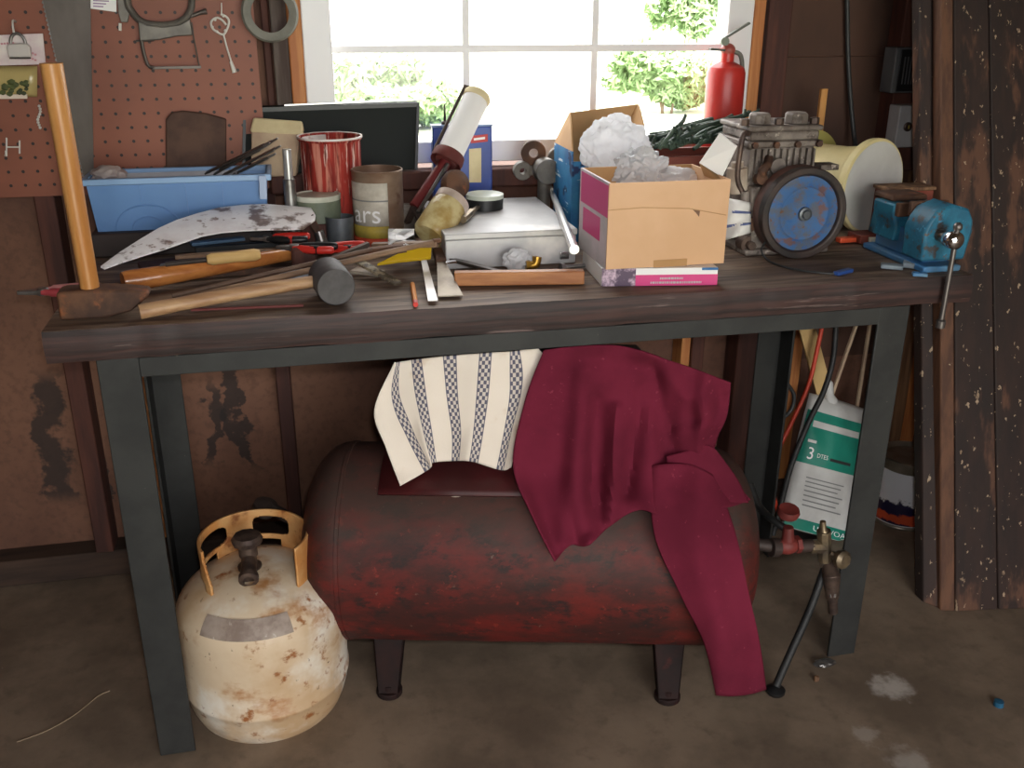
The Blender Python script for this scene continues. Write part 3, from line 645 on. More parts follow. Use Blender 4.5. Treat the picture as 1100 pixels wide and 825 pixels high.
def hook(px, py):
    t = thing('peg_hook', 'bare H-shaped wire peg hook low on the left of the pegboard', 'hook', pg(px, py, .01)); q = MB(); s_ = spx(pg(px, py))
    for dx, h in ((-7, 10), (7, 7)): q.tube([pg(px+dx, py-h, .004), pg(px+dx, py+h, .004)], .0016, 8)
    q.tube([pg(px-7, py, .005), pg(px+7, py, .005)], .0014, 8); part('wire_frame', q, m_wire, t)
    q = MB().tube(smooth([pg(px-9, py+9, .001), pg(px-8, py+9, .03), pg(px-8, py+4, .035)], 4), .0016, 8); part('prong', q, m_wire, t); return t
hook(14, 158)
bcn = MB()
for k in range(9): bcn.ball(pg(42+1.4*math.sin(k*.9), 114+k*2.9, .006), .0032, sub=1)
for k in range(8): bcn.tube([pg(42+1.4*math.sin(k*.9), 114+k*2.9, .006), pg(42+1.4*math.sin(k*.9+.9), 114+k*2.9+2.9, .006)], .001, 6)
solo('bead_chain', bcn, m_wire, 'short pale bead chain hanging just left of the sledgehammer handle', 'chain')
# coping saw / hacksaw with cast grip
hs = thing('hack_saw', 'small grey hacksaw with a cast loop handle hanging on the pegboard', 'saw', pg(180, 75, .02))
q = MB(); lp = [(140,-34),(137,0),(143,14),(154,24),(174,27),(192,24),(203,14),(206,0),(203,-34)]
q.tube(smooth([pg(x, y, .014) for x, y in lp], 6), .0085, 10, flat=.8)
part('grip', q, m_castgrey, hs)
q = MB().prism([pg(x, y, .022) for x, y in ((148,22),(158,27),(176,29),(194,26),(204,20),(207,38),(190,39),(170,43),(150,44))], (0, .012, 0)); part('cast_body', q, m_castgrey, hs, bev=.002)
q = MB().tube(smooth([pg(152, 43, .016), pg(154, 55, .016), pg(159, 70, .016), pg(166, 73, .016)], 5), .0035, 8).bar(pg(164, 73, .016), pg(216, 72, .016), .005, .006, (0, 1, 0)).tube([pg(146, 44, .016), pg(166, 43, .016)], .0022, 8)
part('frame', q, m_darksteel, hs)
part('tension_rod', MB().tube([pg(206, 24, .016), pg(208, 40, .016), pg(214, 71, .016)], .0013, 8), m_darksteel, hs)
q = MB().tube([pg(198, 20, .012), pg(214, 14, .012), pg(222, 12, .012)], [.004, .004, .006], 10); part('wing_nut', q, m_darksteel, hs)
# narrow grey tool left of it and white paper
t = thing('grey_clamp', 'narrow grey metal tool hanging between the white paper and the small hacksaw', 'tool', pg(131, 25, .01))
part('bar', MB().prism([pg(124, -30, .012), pg(127, 14, .012), pg(130, 24, .012), pg(137, 24, .012), pg(139, 14, .012), pg(137, -30, .012)], (0, .008, 0)), m_castgrey, t, bev=.001)
part('white_tip', MB().tube([pg(129, 25, .008), pg(129, 33, .008)], .003, 8), m_wire, t)
t = thing('paper_tag', 'white printed paper pinned to the pegboard right of the hand saw', 'paper', pg(110, 12, .005))
part('sheet', MB().prism([pg(96, -50, .004), pg(96, 9, .004), pg(125, 13, .004), pg(125, -50, .004)], (0, .001, 0)), m_white, t)
q = MB()
for k in range(4): q.prism([pg(100, -3+k*3, .0046), pg(100, -1.8+k*3, .0046), pg(120-k*3, -1.2+k*3, .0046), pg(120-k*3, -2.4+k*3, .0046)], (0, .0003, 0))
part('print', q, M('violet_ink', (150, 110, 160), None), t)
# twisted wire loop
q = MB(); lp = [(243,27),(239,22),(233,19),(227,23),(228,30),(234,35),(240,37),(244,31),(246,23),(243,18),(237,15)]
q.tube(smooth([pg(x, y, .006) for x, y in lp], 5), .0022, 8).tube(smooth([pg(240, 37, .006), pg(244, 52, .006), pg(249, 68, .006)], 6), .0019, 8).tube([pg(248, 66, .006), pg(252, 78, .006)], [.003, .005], 8)
for k in range(5): q.ball(pg(*((231,21),(228,29),(233,34),(242,33),(240,17))[k], .006), .0034, sub=1)
q.tube([pg(238, 3, .006), pg(238, 15, .006)], .0012, 6)
solo('wire_loop', q, m_wire, 'pale twisted wire loop with a tail hanging on the pegboard', 'wire')
# grey ring
c = pg(290, 14, .03); R1 = 30*spx(c); q = MB().lathe([(R1, -.004), (R1-.003, .008), (R1*.74, .010), (R1*.66, .004), (R1*.66, -.008), (R1-.004, -.010)], c, (0, 1, 0), 56, closed=True)
solo('grey_ring', q, m_ringgrey, 'thick grey ring hanging at the right edge of the pegboard', 'ring')
solo('ring_nail', MB().tube([c+V((0, .03, R1*.6)), c+V((0, -.025, R1*.62))], .004, 8), m_steel, 'steel nail the grey ring hangs from', 'nail')
# dark worn scrap leaning behind the bin
q = MB(); Ys = .622
q.prism([at(x, y, y=Ys) for x, y in ((178,215),(178,128),(184,121),(196,119),(222,122),(243,128),(243,215))], (0, .010, 0))
solo('worn_scrap', q, m_leather, 'dark brown worn flat scrap leaning on the pegboard behind the blue bin', 'scrap', bev=.003)

# ------------------------------------------------------------------ blue bin on a dark box
BY0, BY1 = .47, .570
f0, f1 = at(105, 247, y=BY0), at(286, 231, y=BY0); ZB0 = min(f0.z, f1.z)-.004; r0, r1 = at(101, 196, y=BY0-.012), at(288, 184, y=BY0-.012); ZR = (r0.z+r1.z)/2
solo('dark_tool_box', MB().box((f0.x-.012, .455, T), (f1.x+.01, .58, ZB0-.0005)), M('dark_box_paint', (58, 46, 42), (44, 36, 34), 8), 'low dark box lying under the blue bin', 'box', bev=.004)
bn = thing('storage_bin', 'blue plastic open bin with arch pattern at the back left of the workbench', 'bin', ((f0.x+f1.x)/2, (BY0+BY1)/2, ZB0))
xa, xb = f0.x, f1.x; q = MB(); th = .003
def ringbox(q, x0, x1, y0, y1, z0, X0, X1, Y0, Y1, z1, th):
    O = [(x0,y0,z0),(x1,y0,z0),(x1,y1,z0),(x0,y1,z0),(X0,Y0,z1),(X1,Y0,z1),(X1,Y1,z1),(X0,Y1,z1)]
    I = [(x0+th,y0+th,z0+th),(x1-th,y0+th,z0+th),(x1-th,y1-th,z0+th),(x0+th,y1-th,z0+th),(X0+th,Y0+th,z1),(X1-th,Y0+th,z1),(X1-th,Y1-th,z1),(X0+th,Y1-th,z1)]
    F = [(3,2,1,0)]+[(i,(i+1)%4,(i+1)%4+4,i+4) for i in range(4)]+[(8,9,10,11)]+[(i+8,i+12,(i+1)%4+12,(i+1)%4+8) for i in range(4)]+[(i+4,(i+1)%4+4,(i+1)%4+12,i+12) for i in range(4)]
    return q.add(O+I, F)
ringbox(q, xa, xb, BY0, BY1, ZB0, xa-.008, xb+.008, BY0-.006, BY1+.006, ZR, th); part('tub', q, m_blue, bn)
q = MB(); X0, X1, Y0, Y1 = xa-.016, xb+.016, BY0-.014, BY1+.014
for p0, p1 in (((X0, Y0, ZR-.012), (X1, Y0+.012, ZR)), ((X0, Y1-.012, ZR-.012), (X1, Y1, ZR)), ((X0, Y0+.012, ZR-.012), (X0+.012, Y1-.012, ZR)), ((X1-.012, Y0+.012, ZR-.012), (X1, Y1-.012, ZR))): q.box(p0, p1)
part('rim', q, M('light_blue_rim', (136, 172, 214), None, rough=.3), bn, bev=.002)
cx = at(160, 245, y=BY0).x
for R_, w_ in ((.052, .004), (.026, .003)):
    part('moulded_arch', MB().tube([V((cx+R_*1.15*math.cos(t), BY0-.0015-.0018*math.sin(t), ZB0+.002+R_*.9*math.sin(t))) for t in [math.pi*k/24 for k in range(25)]], w_/2, 6), m_blue, bn)
for px in (152, 201, 240):
    x = at(px, 220, y=BY0).x; part('rib', MB().bar(V((x, BY0-.004, ZB0+(.055 if px == 152 else .03))), V((x, BY0-.006, ZR-.014)), .003, .003, (0,1,0)), m_blue, bn)
solo('grey_tray', ringbox(MB(), xa+.012, xb-.06, BY0+.02, BY1-.012, ZB0+.03, xa+.01, xb-.05, BY0+.02, BY1-.008, ZR-.006, .003), M('frosted_grey_plastic', (168, 166, 172), (150, 148, 156), 6, rough=.4), 'frosted grey plastic tray sitting inside the blue bin', 'tray')
# rags on left inside of bin
solo('crumpled_film', MB().ball(V((xa+.026, BY0+.046, ZR-.003)), .032, (1, .9, .6), 4, lambda c: .25*noise.noise(c*2.5)), M('grey_film', (176, 164, 160), (150, 134, 130), 12, rough=.4), 'crumpled greyish film in the left end of the blue bin', 'film')
# bundle of files / bits resting on the rim
ends = [((221,186),(283,156)), ((230,187),(292,152)), ((240,188),(295,160)), ((250,188),(290,168)), ((236,182),(280,160))]
for k, ((x0, y0), (x1, y1)) in enumerate(ends):
    t = thing('steel_file', ['darkest steel file at the bottom left of the bundle on the bin', 'longest thin steel file reaching over the tan box from the bin', 'pale steel file on the right of the bundle in the bin', 'short bright steel file lowest in the bundle on the bin', 'dark steel file uppermost in the bundle on the bin'][k], 'file', at(x1, y1, y=BY0+.0), 'steel files across the blue bin')
    p0, p1 = at(x0, y0, y=BY1-.012-.006*k), at(x1, y1, y=BY0-.012+.006*k)
    part('blade', MB().bar(p0, p1, .010-.001*(k % 3), .0035, (0, -.5, 1), .012), m_darksteel if k in (0, 4) else m_steel, t, bev=.0008)
    part('tang', MB().bar(p1, p1+(p1-p0).normalized()*.016, .006, .003, (0, -.5, 1), .002), m_steel, t)
solo('blue_strip', MB().prism([at(x, y, y=BY0-.03) for x, y in ((278,189),(286,189),(287,214),(279,214))], (0, .004, 0)), M('pale_blue_plastic', (166, 184, 214), None), 'pale blue strip hanging at the right end of the blue bin', 'strip', bev=.001)
# silver stepped tube
a, b, c = at(313, 224, y=.45), at(311, 192, y=.45), at(309, 160, y=.45); rr = 6.5*spx(b)
tb = thing('stepped_tube', 'silver two-step metal tube standing upright right of the blue bin', 'tube', (a.x, a.y, T))
part('sleeve', MB().tube([V((a.x, a.y, T)), V((a.x, a.y, b.z))], rr, 20), m_steel, tb, bev=.001)
part('upper_tube', MB().tube([V((a.x, a.y, b.z-.01)), V((a.x, a.y, c.z))], rr*.72, 20), M('bright_tube', (190, 190, 190), None, rough=.3, metal=.6), tb, bev=.001)
# small tan box with cream flap
tx = thing('tan_carton', 'small grimy tan box with a cream folded top, in front of the black panel', 'box', at(298, 192, y=.60))
y0, y1 = .588, .6195; a, b = at(270, 192, y=y0), at(318, 188, y=y0); c, d = at(270, 140, y=y0), at(322, 143, y=y0); zb = .9445
part('box_body', MB().hexa([V((a.x, y0, zb)), V((b.x, y0, zb)), V((b.x+.004, y1, zb)), V((a.x, y1, zb)), c, d, V((d.x+.01, y1, d.z)), V((c.x, y1, c.z))]), m_tanbox, tx, bev=.003)
e, f = at(272, 126, y=y0+.02), at(325, 130, y=y0+.02); q = MB().hexa([c+V((-.003, -.004, -.004)), d+V((.006, -.004, -.004)), V((d.x+.012, y1+.004, d.z)), V((c.x-.003, y1+.004, c.z)), e, f, f+V((0, .035, -.008)), e+V((0, .035, -.008))]); part('flap', q, m_creamflap, tx, bev=.004)
# black flat panel leaning in the window
sc_ = thing('flat_screen', 'thin black flat screen panel leaning against the window', 'panel', at(355, 190, y=.63))
A, B, Cc, D_ = at(262, 192, y=.622), at(447, 190, y=.622), at(449, 110, y=.648), at(263, 116, y=.648); zf = .9445
A.z = B.z = zf; e = V((0, .012, .003))
part('panel', MB().hexa([A, B, B+e, A+e, D_, Cc, Cc+e, D_+e]), m_screen, sc_, bev=.002)
dn = V((0, -.003, .0)); up_ = (D_-A).normalized()
q = MB().bar(D_+dn-up_*.004, Cc+dn-up_*.004, .005, .009, (0, 0, 1)).bar(A+dn, D_+dn, .005, .006, (1, 0, 0)).bar(B+dn, Cc+dn, .005, .006, (1, 0, 0)); part('bezel', q, m_black, sc_)
part('silver_edge', MB().bar(D_+V((.08, .004, .004)), Cc+V((0, .004, .006)), .006, .003), M('silver_trim', (190, 188, 186), None, rough=.3, metal=.7), sc_)
# red streaky can
cc = at(360, 240, y=.552); cc.z = T; rr = 33*spx(at(360, 185, y=.552)); zt = at(360, 146, y=.552).z
rc = thing('red_can', 'open tall can streaked with red paint, behind the rusty tin', 'can', cc)
part('can_body', MB().lathe([(0, 0), (rr*.93, 0), (rr*.93, .004), (rr*.97, zt-T-.008), (rr+.001, zt-T-.006), (rr+.002, zt-T-.003), (rr+.001, zt-T), (rr-.001, zt-T), (rr*.96, zt-T-.01), (rr*.92, .006), (0, .006)], cc, n=48), m_redcan, rc)
part('paint_skin', MB().grid([[cc+V(((rr*.965-.001)*math.cos(t), (rr*.965-.001)*math.sin(t), z)) for t in [math.radians(95+60*k/10) for k in range(11)]] for z in (zt-T-.07, zt-T-.004)]), m_whitepaint, rc, 'white paint inside the rim', solid=.0008)
part('rim', MB().lathe([(rr+.0005, zt-T-.004), (rr+.003, zt-T-.002), (rr+.0025, zt-T+.0015), (rr-.001, zt-T+.001)], cc, n=48, closed=True), m_whitepaint, rc)
# rusty tin with label
tc = at(408, 254, y=.47); tc = V((tc.x, .47, T)); rr = 27*spx(at(408, 210, y=.47)); zt = at(408, 181, y=.47).z; H = zt-T
tn = thing('label_tin', 'open rusty tin with a grey label and yellow and red bands', 'can', tc)
part('tin_body', MB().lathe([(0, 0), (rr, 0), (rr+.0008, .002), (rr, .004), (rr, H-.004), (rr+.0012, H-.002), (rr, H), (rr-.0015, H), (rr-.0015, .004), (0, .004)], tc, n=48), m_rusttin, tn)
va = math.atan2((CAM-tc).y, (CAM-tc).x)
def arcp(z0, z1, d0, d1, dr=.0005, n=16, c=tc, r=rr): return MB().grid([[c+V(((r+dr)*math.cos(va+math.radians(d0+(d1-d0)*k/n)), (r+dr)*math.sin(va+math.radians(d0+(d1-d0)*k/n)), z)) for k in range(n+1)] for z in (z0, z1)])
tl2 = part('label', arcp(H*.30, H*.86, -88, 22), m_labelwhite, tn, solid=.0003)
part('yellow_band', arcp(H*.14, H*.30, -88, 22), m_yellowband, tn, solid=.0003)
part('red_band', arcp(H*.03, H*.14, -88, 22), m_redband, tn, solid=.0003)
part('label_stripe', arcp(H*.62, H*.64, -88, 22, .0008), m_ink, tl2)
part('lettering', text_mb('ars', .052, lambda x, y: tc+V(((rr+.0012)*math.cos(va+math.radians(-30)+x/rr), (rr+.0012)*math.sin(va+math.radians(-30)+x/rr), H*.45+y))), m_white, tl2)
# green-grey tin with pale lid, small blue-grey tin, dull flat tin
c = at(343, 238, y=.47); c = V((c.x, .47, T)); r_ = 24*spx(at(343, 215, y=.47)); z1 = at(343, 208, y=.47).z-T; z0 = at(343, 236, y=.47).z-T
solo('wood_block', MB().cbox(c+V((0, 0, (z0-.001)/2)), (r_*1.7, r_*1.6, z0-.001)), m_stud, 'dark wood block under the green tin', 'block', bev=.003)
g = thing('green_tin', 'low grey-green tin with a pale top, left of the rusty labelled tin', 'tin', c+V((0, 0, z0)))
part('tin_body', MB().lathe([(0, z0), (r_, z0), (r_, z1-.006), (0, z1-.006)], c, n=36), m_greentin, g, bev=.001)
part('lid', MB().lathe([(r_+.0008, z1-.010), (r_+.001, z1), (r_-.003, z1), (r_-.004, z1-.002), (0, z1-.002)], c, n=36), M('pale_lid', (206, 206, 190), (170, 172, 152), 10, rough=.4), g)
c = at(366, 258, y=.43); c = V((c.x, .43, T)); r_ = 15*spx(c); h = at(366, 232, y=.43).z-T
pt = thing('small_pot', 'small blue-grey open metal pot below the green tin', 'pot', c)
part('pot_body', MB().lathe([(0, 0), (r_*.9, 0), (r_, h), (r_-.002, h), (r_*.88, .003), (0, .003)], c, n=32), m_greypot, pt)
c = at(434, 250, y=.55); c = V((c.x, .55, T)); r_ = 20*spx(c); h = at(434, 222, y=.55).z-T
ft_ = thing('flat_tin', 'dull grey low round tin right of the rusty labelled tin', 'tin', c)
part('tin_body', MB().lathe([(0, 0), (r_, 0), (r_, h-.012), (0, h-.012)], c, n=36), m_flattin, ft_)
part('lid', MB().lathe([(r_+.001, h-.013), (r_+.001, h), (r_-.003, h), (r_-.004, h-.002), (0, h-.002)], c, n=36), m_flattin, ft_)
# blue rectangular solvent tin
y0, y1 = .57, .598; a, b = at(466, 196, y=y0), at(529, 196, y=y0); zt = at(498, 134, y=y0).z
bt = thing('solvent_tin', 'blue rectangular tin with a dark thin spout behind the caulking gun', 'tin', ((a.x+b.x)/2, y0, T))
part('tin_body', MB().box((a.x, y0, T), (b.x, y1, zt-.004)), m_bluetin, bt, bev=.003)
part('top', MB().box((a.x-.001, y0-.001, zt-.005), (b.x+.001, y1+.001, zt)), M('pale_blue_top', (120, 140, 180), None, rough=.4), bt, bev=.001)
p = at(478, 134, y=(y0+y1)/2); pz = at(479, 112, y=(y0+y1)/2)
part('spout', MB().lathe([(.008, zt-.001), (.008, zt+.005), (.003, zt+.008), (.0015, pz.z), (0, pz.z)], V((p.x, p.y, 0)), n=12), m_pipe, bt)
L = [at(x, y, y=y0-.0012) for x, y in ((506,146),(524,144),(524,152),(506,154))]; part('red_print', MB().prism(L, (0, .0006, 0)), m_redprint, bt)
L = [at(x, y, y=y0-.0018) for x, y in ((509,148.5),(521,147),(521,149.5),(509,151))]; part('white_print', MB().prism(L, (0, .0004, 0)), m_white, bt)
L = [at(x, y, y=y0-.0012) for x, y in ((504,160),(517,159),(517,196),(504,196))]; part('cream_panel', MB().prism(L, (0, .0006, 0)), m_creamflap, bt)

# ------------------------------------------------------------------ caulking gun
r0 = at(481, 170, y=.47); r1 = at(513, 103, y=.545); ax = (r1-r0).normalized(); rr = 15.5*spx(r0)
cg = thing('caulking_gun', 'caulking gun with a white cartridge leaning up towards the window', 'caulking gun', r0)
part('cartridge', MB().tube([r0+ax*.006, r1], rr*.93, 28), m_white, cg)
part('end_cap', MB().tube([r1-ax*.012, r1-ax*.002, r1+ax*.004], [rr*.97, rr*1.02, rr*.9], 28).tube([r1+ax*.004, r1+ax*.014], [.006, .004], 12), m_creamflap, cg)
part('collar_ring', MB().lathe([(rr*1.12, -.012), (rr*1.16, -.004), (rr*1.1, .010), (rr*.95, .010), (rr*.8, -.010), (.01, -.012)], r0, ax, 28), M('dark_red_collar', (120, 50, 44), (96, 40, 36), 12), cg)
sd = ax.cross(V((0, -1, .3))).normalized()
if sd.x > 0: sd = -sd
part('side_rail', MB().tube([r0+sd*rr*1.08, r1+sd*rr*1.08+ax*.006, r1+ax*.012+sd*rr*.3], .0035, 8), m_pipe, cg)
b0 = at(445, 222, y=.415); part('barrel', MB().tube([r0-ax*.004, b0], [.0125, .011], 16), M('dark_red_barrel', (130, 40, 38), (104, 32, 32), 8, rough=.45), cg)
b1 = at(449, 228, y=.395); b2 = at(481, 176, y=.445); part('push_rod', MB().tube([b1, b2], .004, 10), m_steel, cg)
part('trigger', MB().bar(b0, b0+V((.01, -.02, -.03)), .012, .006).bar(b0+V((.0, .0, 0)), b0+V((-.012, .02, -.035)), .014, .008), m_pipe, cg, bev=.001)
# amber jar lying on its side + rusty knob
j0, j1 = at(461, 254, y=.30), at(486, 216, y=.35); jx = (j1-j0).normalized(); rr = 20*spx(j0)
jr = thing('amber_jar', 'amber tinted glass jar lying tilted against the caulking gun', 'jar', j0)
LJ = (j1-j0).length
part('glass', MB().lathe([(0, 0), (rr*.86, 0), (rr, .006), (rr, LJ*.80), (rr*.92, LJ*.88), (rr*.92, LJ), (rr*.88, LJ), (rr*.88, LJ*.88), (rr*.94, LJ*.70), (rr*.94, .008), (0, .004)], j0, jx, 32), m_amber, jr)
part('lid', MB().lathe([(rr*.96, LJ-.012), (rr*.98, LJ+.003), (0, LJ+.004)], j0, jx, 32), M('pinkish_tin_lid', (216, 200, 188), (180, 156, 140), 12, rough=.4, metal=.3), jr)
part('residue', MB().ball(j0+jx*LJ*.38+V((0, 0, -.004)), rr*.78, (1, .8, 1), 3, lambda c: .2*noise.noise(c*3)), M('amber_residue', (168, 128, 58), (206, 180, 120), 24, rough=.5), jr)
kc = at(487, 199, y=.42); solo('rusty_knob', MB().lathe([(0, -.030), (.012, -.03), (.014, -.012), (.026, -.006), (.030, .006), (.027, .018), (.012, .026), (0, .027)], kc, (.35, -.75, .3), 24), m_rust, 'round rusty brown knob under the caulking gun', 'knob')
solo('paper_scrap', MB().grid([[lay(x, y, .055+.008*math.sin(x*.4+y*.3)) for x in (417, 425, 434, 445)] for y in (246, 252, 258, 263)]), m_white, 'small bright white paper scrap left of the amber jar', 'paper', solid=.001)

# ------------------------------------------------------------------ grey steel box and things around it
bl, br = V((at(478, 288, z=T).x, at(478, 288, z=T).y, T)), at(621, 284, z=T); zt = at(480, 250, y=bl.y).z; YB = .555
xr = at(621, 250, y=br.y).x; yf = (bl.y+br.y)/2
sb = thing('steel_case', 'light grey flat steel case lying in the middle of the workbench', 'case', ((bl.x+xr)/2, .42, T))
part('case_body', MB().box((bl.x, yf, T), (xr, YB, zt-.012)), m_steelbox, sb, bev=.002)
part('lid', MB().box((bl.x-.002, yf-.003, zt-.0115), (xr+.002, YB+.002, zt)), m_steelbox, sb, bev=.002)
x = at(606, 277, y=yf).x; part('latch', MB().box((x-.010, yf-.007, T+.010), (x+.008, yf-.0005, T+.024)), m_chrome, sb, bev=.001)
c = at(523, 226, z=zt); r_ = 20*spx(c); c = c+V((0, r_*.6, 0)); h = at(523, 208, y=c.y).z-zt
tp = thing('black_tin', 'short black round tin with a pale lid on the steel case', 'tin', c)
part('tin_body', MB().lathe([(0, 0), (r_, 0), (r_, h-.003), (0, h-.003)], c, n=36), m_black, tp)
part('lid', MB().lathe([(r_+.001, h-.008), (r_+.001, h), (r_-.002, h+.001), (0, h+.001)], c, n=36), M('pale_green_lid', (200, 206, 190), None, rough=.35), tp)
a, b = at(505, 228, z=zt+.008), at(528, 214, z=zt+.012)
# small brass fitting left of the black tin
solo('brass_fitting', MB().tube([at(497, 236, z=zt+.009), at(506, 228, z=zt+.009)], .008, 8).tube([at(506, 228, z=zt+.009), at(514, 222, z=zt+.009)], .005, 10), m_brass, 'small brass fitting beside the black tin on the steel case', 'fitting')
a, b = at(585, 186, z=zt+.007), at(617, 268, z=zt+.006); a2 = a.lerp(b, .12)
rd = thing('steel_drift', 'long bright steel rod lying over the right side of the grey case', 'rod', a)
part('shaft', MB().tube([a, b], [.005, .0085], 14), M('bright_rod', (232, 230, 228), None, rough=.25, metal=.5), rd); part('collar', MB().tube([a-(b-a)*.06, a2], .009, 14), m_steel, rd)
# gear puller standing behind the case
gp = thing('gear_puller', 'grey and rusty three-armed gear puller behind the steel case', 'gear puller', at(588, 198, y=.585))
c = at(586, 183, y=.552); q = MB().tube([c+V((0, -.026, 0)), c+V((0, .016, 0))], .027, 24).tube([c+V((0, .012, -.02)), V((c.x, c.y+.012, T))], .014, 16); part('hub', q, m_castgrey, gp, bev=.002)
e = at(573, 164, y=.575); q = MB().lathe([(.010, -.006), (.027, -.006), (.027, .006), (.010, .006)], e, (.15, 1, .1), 28, closed=True).bar(e+V((.012, 0, -.016)), c, .020, .012, (0, 1, 0)); part('arm', q, m_rust, gp, bev=.001)
e = at(601, 170, y=.575); q = MB().lathe([(.004, -.007), (.024, -.007), (.027, 0), (.024, .007), (.004, .007)], e, (.5, 1, .2), 28, closed=True).bar(e+V((-.008, 0, -.012)), c, .020, .012, (0, 1, 0)); part('arm', q, m_castgrey, gp, bev=.001)
e = at(561, 183, y=.575); q = MB().lathe([(.007, -.008), (.020, -.008), (.020, .008), (.007, .008)], e, (0, 1, .1), 24, closed=True).bar(e+V((.012, 0, 0)), c, .020, .013, (0, 1, 0)); part('arm', q, m_castgrey, gp, bev=.001)
part('bracket', MB().bar(c+V((.01, 0, -.01)), at(607, 193, y=.58), .024, .016, (0, 1, 0)), m_rust, gp, bev=.002)
solo('rust_bracket', MB().box((at(545, 190, y=.59).x, .585, T), (at(575, 190, y=.59).x, .604, at(560, 190, y=.59).z)), m_stud, 'dark wood offcut standing behind the steel case', 'offcut', bev=.003) if False else None
# varnished strip in front of the case
a, b = lay(488, 299, .0125), lay(627, 297, .0125)
solo('varnished_strip', MB().bar(a, b, .020, .024), m_tray, 'varnished straight wood strip lying in front of the steel case', 'wood strip', bev=.002)
# bag of fittings between strip and case
c = lay(556, 280, .018); fb = thing('fittings_bag', 'small clear bag of fittings between the steel case and the varnished strip', 'bag', (c.x, c.y, T))
part('bag', MB().ball(c, .026, (1.0, .42, .8), 4, lambda p: .35*noise.noise(p*2.6)), m_clearbag, fb)
c = lay(575, 284, .012); solo('brass_elbow', MB().tube(smooth([c+V((-.016, 0, -.002)), c, c+V((.004, .002, .014))], 4), .0085, 12).tube([c+V((-.018, 0, -.002)), c+V((-.010, 0, -.002))], .011, 6), m_brassbright, 'yellow brass elbow right of the small clear bag', 'fitting')
a, b = lay(606, 287, .006), lay(628, 285, .006); solo('hex_bolt', MB().tube([a, b], .004, 10).tube([a, a+(a-b).normalized()*.007], .009, 6), m_steel, 'small bolt at the right end of the varnished strip', 'bolt')

# ------------------------------------------------------------------ printed cartons
bx = thing('magenta_box', 'flat magenta and white printed box under the open carton', 'box', lay(708, 300, 0))
a, b = lay(646, 307.5, 0), lay(770, 306, 0); h = at(708, 288, y=(a.y+b.y)/2).z-T; dv = V((.01, .15, 0)); up_ = V((0, 0, h))
part('box_body', MB().hexa([a, b, b+dv, a+dv, a+up_, b+up_, b+dv+up_, a+dv+up_]), m_white, bx, bev=.001)
fr_ = (b-a); nn = V((0, -.0008, 0))
def face(u0, u1, v0, v1, k=1): return MB().prism([a+fr_*u0+up_*v0+nn*k, a+fr_*u1+up_*v0+nn*k, a+fr_*u1+up_*v1+nn*k, a+fr_*u0+up_*v1+nn*k], (0, .0006, 0))
part('magenta_panel', face(.29, 1, 0.0, .62), m_magenta, bx); part('photo_panel', face(0, .29, 0, 1), m_purple, bx); part('blue_corner', face(.86, .999, .86, 1), m_blueprint, bx)
q = MB()
for r_, n0, n1 in ((.42, .50, .70), (.18, .42, .86)):
    u = n0
    while u < n1:
        w_ = rnd.uniform(.008, .022); m_ = face(u, min(u+w_, n1), r_-.055, r_+.055, 2); q.add(m_.v, m_.f); u += w_+.006
part('fine_print', q, m_palepink, bx)
ZC0 = T+h+.001; FL, FR = at(650, 286, z=ZC0), at(782, 286, z=ZC0); yF = (FL.y+FR.y)/2; tl_, tr2 = at(653, 195, y=yF), at(777, 195, y=yF); zT = (tl_.z+tr2.z)/2
xl, xr = at(653, 240, y=yF).x, at(781, 240, y=yF).x; dep = .17
ca = thing('open_carton', 'open cardboard carton with plain tan front and magenta printed left side', 'carton', ((xl+xr)/2, yF+dep/2, ZC0)); c_t = .004
part('front_panel', MB().box((xl, yF, ZC0), (xr, yF+c_t, zT)), m_cardtan, ca)
part('left_panel', MB().box((xl, yF+c_t, ZC0), (xl+c_t, yF+dep, zT)), m_palepink, ca); part('right_panel', MB().box((xr-c_t, yF+c_t, ZC0), (xr, yF+dep, zT)), m_cardtan, ca)
part('back_panel', MB().box((xl+c_t, yF+dep-c_t, ZC0), (xr-c_t, yF+dep, zT)), m_cardin, ca); part('bottom_panel', MB().box((xl+c_t, yF+c_t, ZC0), (xr-c_t, yF+dep-c_t, ZC0+c_t)), m_cardin, ca)
q = MB(); 
for z0_, z1_, ya, yb in ((.60, .97, .02, .95), (.27, .55, .25, .85)): q.box((xl-.0006, yF+dep*ya, ZC0+(zT-ZC0)*z0_), (xl-.0001, yF+dep*yb, ZC0+(zT-ZC0)*z1_))
part('magenta_print', q, m_magenta, ca)
part('tape', MB().box((at(702, 280, y=yF).x, yF-.0006, ZC0-.002), (at(738, 280, y=yF).x, yF-.0001, ZC0+.012)), m_cardin, ca)
part('crease', MB().tube([at(653, 226, y=yF-.0002), at(690, 223, y=yF-.0002), at(740, 224, y=yF-.0002), at(780, 231, y=yF-.0002)], .0008, 6), m_cardin, ca)
part('tear', MB().prism([at(x, y, y=yF-.0006) for x, y in ((743,224),(752,226),(751,233),(748,229))], (0, .0004, 0)), M('torn_paper', (120, 84, 60), None), ca)
hA, hB = V((xr-.001, yF+.03, zT)), V((xr-.001, yF+dep-.01, zT)); e1, e2 = at(752, 182, y=yF+.03), at(790, 160, y=yF+.1)
p1, p2, p3, p4 = at(751, 175, y=yF+.075), at(775, 190, y=yF+.045), at(791, 157, y=yF+.06), at(773, 143, y=yF+.095)
part('side_flap', MB().prism([p2, p1, p4, p3], (.003, .002, 0)), M('white_flap_card', (250, 246, 240), None, rough=.5), ca)  # flap coloured near white, unlike the tan panels
part('flap_hinge', MB().prism([V((xr-.006, yF+.012, zT-.01)), V((xr-.006, yF+.10, zT-.01)), p1, p2], (.003, 0, 0)), m_cardin, ca)
